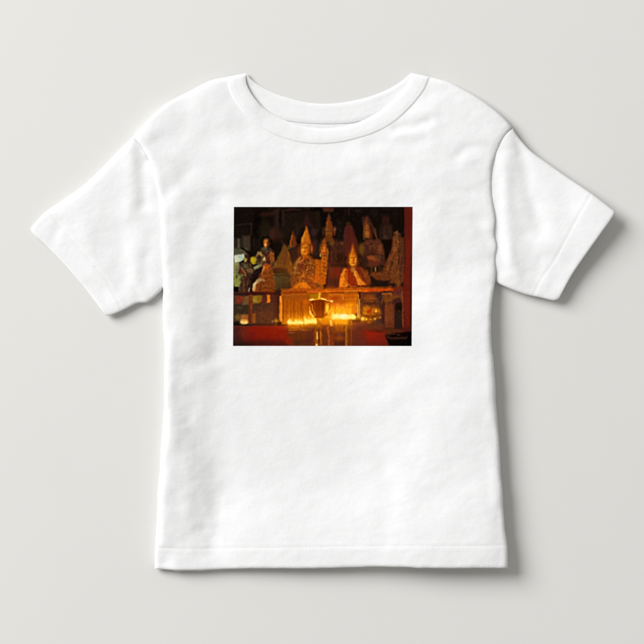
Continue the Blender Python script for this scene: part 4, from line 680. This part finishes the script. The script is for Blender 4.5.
def stitches(parent, line, rows, zf, step=3.0, ln=1.9, w=.42):
    co, fa = [], []; s = np.concatenate([[0], np.cumsum(np.hypot(*np.diff(line, axis=0).T))])
    for off in rows:
        q = np.arange(3, s[-1] - 3, step); a = np.stack([np.interp(q, s, line[:, 0]), np.interp(q, s, line[:, 1])], 1)
        d = np.stack([np.interp(q + .5, s, line[:, 0]), np.interp(q + .5, s, line[:, 1])], 1) - a; d /= np.hypot(d[:, 0], d[:, 1])[:, None]; n = np.stack([-d[:, 1], d[:, 0]], 1)
        c = a + n * off; pts = []
        for u, v, h in ((-1, 0, -.10), (-.6, -1, .0), (.6, -1, .0), (1, 0, -.10), (.6, 1, .0), (-.6, 1, .0), (-.45, 0, .20), (.45, 0, .20)):
            k = c + d * (u * ln / 2) + n * (v * w / 2); pts.append(to3(k, zf(k) + h + .02))
        pts = np.stack(pts, 1)
        for r in pts:
            b = len(co); co += r.tolist(); fa += [[b, b + 1, b + 6], [b + 1, b + 2, b + 7, b + 6], [b + 2, b + 3, b + 7], [b + 3, b + 4, b + 7], [b + 4, b + 5, b + 6, b + 7], [b + 5, b, b + 6]]
    return mesh_obj('stitching', co, fa, M_TH, parent)
stitches(hem, HEM_LINE, (.4, 3.6), z_body)

for side, (T, C, B, A, H) in ((-1, (SL_TOP, SL_CUFF, SL_BOT, ARM_L, SL_HEM)), (1, (SR_TOP, SR_CUFF, SR_BOT, ARM_R, SR_HEM))):
    under = (ARM_L[::-1] + (9, 2))[2:-8] if side < 0 else (ARM_R - (9, -2))[2:-8]
    out = np.vstack([T[:-1], C[:-1], B, under])
    P, F = triangulate(out, [H[1:-1]]); z = z_sleeve(P, side)
    # under the body's edge the sleeve dips out of sight
    ib = inside(P, BODY) ; z = z - np.where(ib, np.minimum(2.2, .35 * dist(P, A)), 0)
    c = P[F].mean(1); cu = side_of(c, H, side)
    sl = mesh_obj('sleeve', *submesh(P, z, F[~cu]), M_J, shirt)
    cf = mesh_obj('cuff', *submesh(P, z, F[cu]), M_J, sl)
    Pu, Fu = triangulate(out, sp=5., rings=(.6, 1.8)); zu = z_sleeve(Pu, side, False)
    mesh_obj('underside', *submesh(Pu, zu, Fu), M_J, sl)
    stitches(cf, H, (.3, 3.2) if side > 0 else (-.3, -3.2), lambda p, s=side: z_sleeve(p, s), 3.0)

# neck ribbing, front and back: one closed band each, thick as doubled rib knit
def resample(c, n): s = np.concatenate([[0], np.cumsum(np.hypot(*np.diff(c, axis=0).T))]); q = np.linspace(0, s[-1], n); return np.stack([np.interp(q, s, c[:, 0]), np.interp(q, s, c[:, 1])], 1)
def band(name, out, inn, zt, thick, parent, n=300, m=22):
    O, I = resample(out, n), resample(inn, n); co = []; s = np.linspace(0, 1, n); L = np.hypot(*np.diff((O + I) / 2, axis=0).T).sum(); rib = []
    for j in range(m):
        t = .5 - .5 * math.cos(math.pi * j / (m - 1)); p = O * (1 - t) + I * t; co.append(to3(p, zt(p, s, t))); rib.append(s * L)
    for j in range(m - 2, 0, -1):
        t = .5 - .5 * math.cos(math.pi * j / (m - 1)); p = O * (1 - t) + I * t; e = math.sin(math.pi * t) ** .4; co.append(to3(p, np.maximum(zt(p, s, t) - thick * e - .1, .25))); rib.append(s * L)
    k = len(co); co = np.stack(co, 1).reshape(-1, 3); fa = []
    for i in range(n - 1):
        for j in range(k): a, b = i * k + j, i * k + (j + 1) % k; fa.append([a, b, b + k, a + k])
    fa += [list(range(k))[::-1], [(n - 1) * k + j for j in range(k)]]
    o = mesh_obj(name, co, fa, M_RIB, parent); at = o.data.attributes.new('rib', 'FLOAT', 'POINT'); at.data.foreach_set('value', np.stack(rib, 1).reshape(-1).astype(np.float32)); return o
NB = z_body(resample(NECK_OUT, 300)); NS = np.linspace(0, 1, 300); NB = np.convolve(np.pad(NB, 2, 'edge'), np.ones(5) / 5, 'valid') + .12
def z_front_band(p, s, t):
    end = np.minimum(s, 1 - s) * 250; f = rnd(end, 6)
    prof = -.12 + .75 * min(1, t * (1 - t) * 6.4) ** .6
    z = np.interp(s, NS, NB) + (prof - 1.5 * t * t) * (.3 + .7 * f) + 1.2 * t * np.exp(-((s - .13) / .09) ** 2)
    z += (.22 * vnoise(p[:, 0], p[:, 1], 24, 81) + .09 * vnoise(p[:, 0], p[:, 1], 10, 82)) * f * math.sin(math.pi * min(1, t * 2.5 + .05) / 2)
    return z + .10 * math.exp(-((t - .10) / .05) ** 2) - .13 * math.exp(-((t - .19) / .035) ** 2)
def z_back_band(p, s, t):
    end = np.minimum(s, 1 - s) * 230; f = sm(end / 20)
    prof = .8 * min(1, t * (1 - t) * 4 * 1.8) ** .55
    z = 3.6 * (1 - f) + (1.7 + .5 * t) * f + prof * (.4 + .6 * f)
    z += .2 * vnoise(p[:, 0], p[:, 1], 20, 83) * f
    return z - .12 * math.exp(-((t - .36) / .04) ** 2) + .08 * math.exp(-((t - .80) / .05) ** 2)
collar = band('collar', NECK_OUT, NECK_IN, z_front_band, 1.6, shirt)
back_collar = band('collar', BACK_OUT, BACK_IN, z_back_band, 1.3, shirt)
back_collar['label'] = 'back of the ribbed neckband, seen inside the neck opening'

# ------------------------------------------------------------------ the print: its picture is ink colour on the cloth, held per vertex
W_, H_ = 500, 390
u = np.linspace(0, 1, W_)[None, :].repeat(H_, 0); v = np.linspace(0, 1, H_)[:, None].repeat(W_, 1)
PXX = 234.0 - v + u * 178.35; PYY = 207.05 + v * 138.85
img = paint_print(PXX, PYY) / 255.
lin = np.where(img <= .04045, img / 12.92, ((img + .055) / 1.055) ** 2.4)
Pp = np.stack([PXX.ravel(), PYY.ravel()], 1); zp = z_body(Pp) + .14
idx = np.arange(W_ * H_).reshape(H_, W_); Fp = np.stack([idx[:-1, :-1], idx[1:, :-1], idx[1:, 1:], idx[:-1, 1:]], -1).reshape(-1, 4)
M_P, nt, b = mat('printed_ink'); b.inputs['Roughness'].default_value = .85; b.inputs['Specular IOR Level'].default_value = 0
at = nd(nt, 'ShaderNodeAttribute', attribute_name='ink'); L = nt.links.new
tc = nd(nt, 'ShaderNodeTexCoord'); mp = nd(nt, 'ShaderNodeMapping'); mp.inputs['Scale'].default_value = (1100, 700, 800); L(tc.outputs['Object'], mp.inputs['Vector'])
n2 = nd(nt, 'ShaderNodeTexNoise', i_Scale=1., i_Detail=2., i_Roughness=.6); L(mp.outputs[0], n2.inputs['Vector'])
cr = nd(nt, 'ShaderNodeMapRange'); cr.inputs['From Min'].default_value = .3; cr.inputs['From Max'].default_value = .7; cr.inputs['To Min'].default_value = .90; cr.inputs['To Max'].default_value = 1.10; L(n2.outputs['Fac'], cr.inputs['Value'])
mx = nd(nt, 'ShaderNodeVectorMath', operation='SCALE'); L(at.outputs['Color'], mx.inputs[0]); L(cr.outputs[0], mx.inputs['Scale']); L(mx.outputs[0], b.inputs['Base Color'])
b3 = nd(nt, 'ShaderNodeBump', i_Strength=.4); b3.inputs['Distance'].default_value = .00012; L(n2.outputs['Fac'], b3.inputs['Height']); L(b3.outputs[0], b.inputs['Normal'])
pr = mesh_obj('photo_print', to3(Pp, zp), Fp, M_P, shirt); pr['label'] = 'printed photo of golden statues behind a glass case lit by butter lamps'
ca = pr.data.attributes.new('ink', 'FLOAT_COLOR', 'POINT'); rgba = np.ones((W_ * H_, 4), np.float32); rgba[:, :3] = (lin / INK).reshape(-1, 3).clip(0, .92); ca.data.foreach_set('color', rgba.ravel())

# ------------------------------------------------------------------ the surface it lies on
M_S, nt, b = mat('matte_paper_surface'); L = nt.links.new
tc = nd(nt, 'ShaderNodeTexCoord'); n1 = nd(nt, 'ShaderNodeTexNoise', i_Scale=9., i_Detail=4., i_Roughness=.55); L(tc.outputs['Object'], n1.inputs['Vector'])
n2 = nd(nt, 'ShaderNodeTexNoise', i_Scale=700., i_Detail=3.); L(tc.outputs['Object'], n2.inputs['Vector'])
mr = nd(nt, 'ShaderNodeMapRange'); mr.inputs['To Min'].default_value = .985; mr.inputs['To Max'].default_value = 1.015; L(n1.outputs['Fac'], mr.inputs['Value'])
mx = nd(nt, 'ShaderNodeVectorMath', operation='SCALE'); mx.inputs[0].default_value = SURF; L(mr.outputs[0], mx.inputs['Scale']); L(mx.outputs[0], b.inputs['Base Color'])
bp = nd(nt, 'ShaderNodeBump', i_Strength=.3); bp.inputs['Distance'].default_value = .0001; L(n2.outputs['Fac'], bp.inputs['Height']); L(bp.outputs[0], b.inputs['Normal'])
b.inputs['Roughness'].default_value = .9; b.inputs['Specular IOR Level'].default_value = .1
g = mesh_obj('ground', np.array([(-4, -4, 0), (4, -4, 0), (4, 4, 0), (-4, 4, 0)], float), [[0, 1, 2, 3]], M_S, None, False); g['kind'] = 'structure'

# ------------------------------------------------------------------ light, world, camera
w = bpy.data.worlds.new('World'); scene.world = w; w.use_nodes = True
bg = w.node_tree.nodes['Background']; bg.inputs[0].default_value = AMB_COL; bg.inputs[1].default_value = AMB
ld = bpy.data.lights.new('softbox', 'AREA'); ld.shape = 'DISK'; ld.size = KEY_SIZE; ld.energy = KEY_W; ld.color = KEY_COL
lo = bpy.data.objects.new('softbox', ld); COL.objects.link(lo); lo.location = KEY_LOC
lo.rotation_euler = (Vector((0, 0, 0)) - Vector(KEY_LOC)).to_track_quat('-Z', 'Y').to_euler()
cd = bpy.data.cameras.new('camera'); cam = bpy.data.objects.new('camera', cd); COL.objects.link(cam); scene.camera = cam
HC = 3.0; cam.location = (0, 0, HC); cd.sensor_width = 36; cd.lens = 36 / (.644 / (HC - .004)); cd.clip_end = 100; cd.clip_start = .1
vs = scene.view_settings; scene.display_settings.display_device = 'sRGB'; vs.view_transform = 'Standard'; vs.look = 'None'; vs.exposure = 0; vs.gamma = 1
scene.cycles.max_bounces = 6; scene.cycles.use_denoising = True
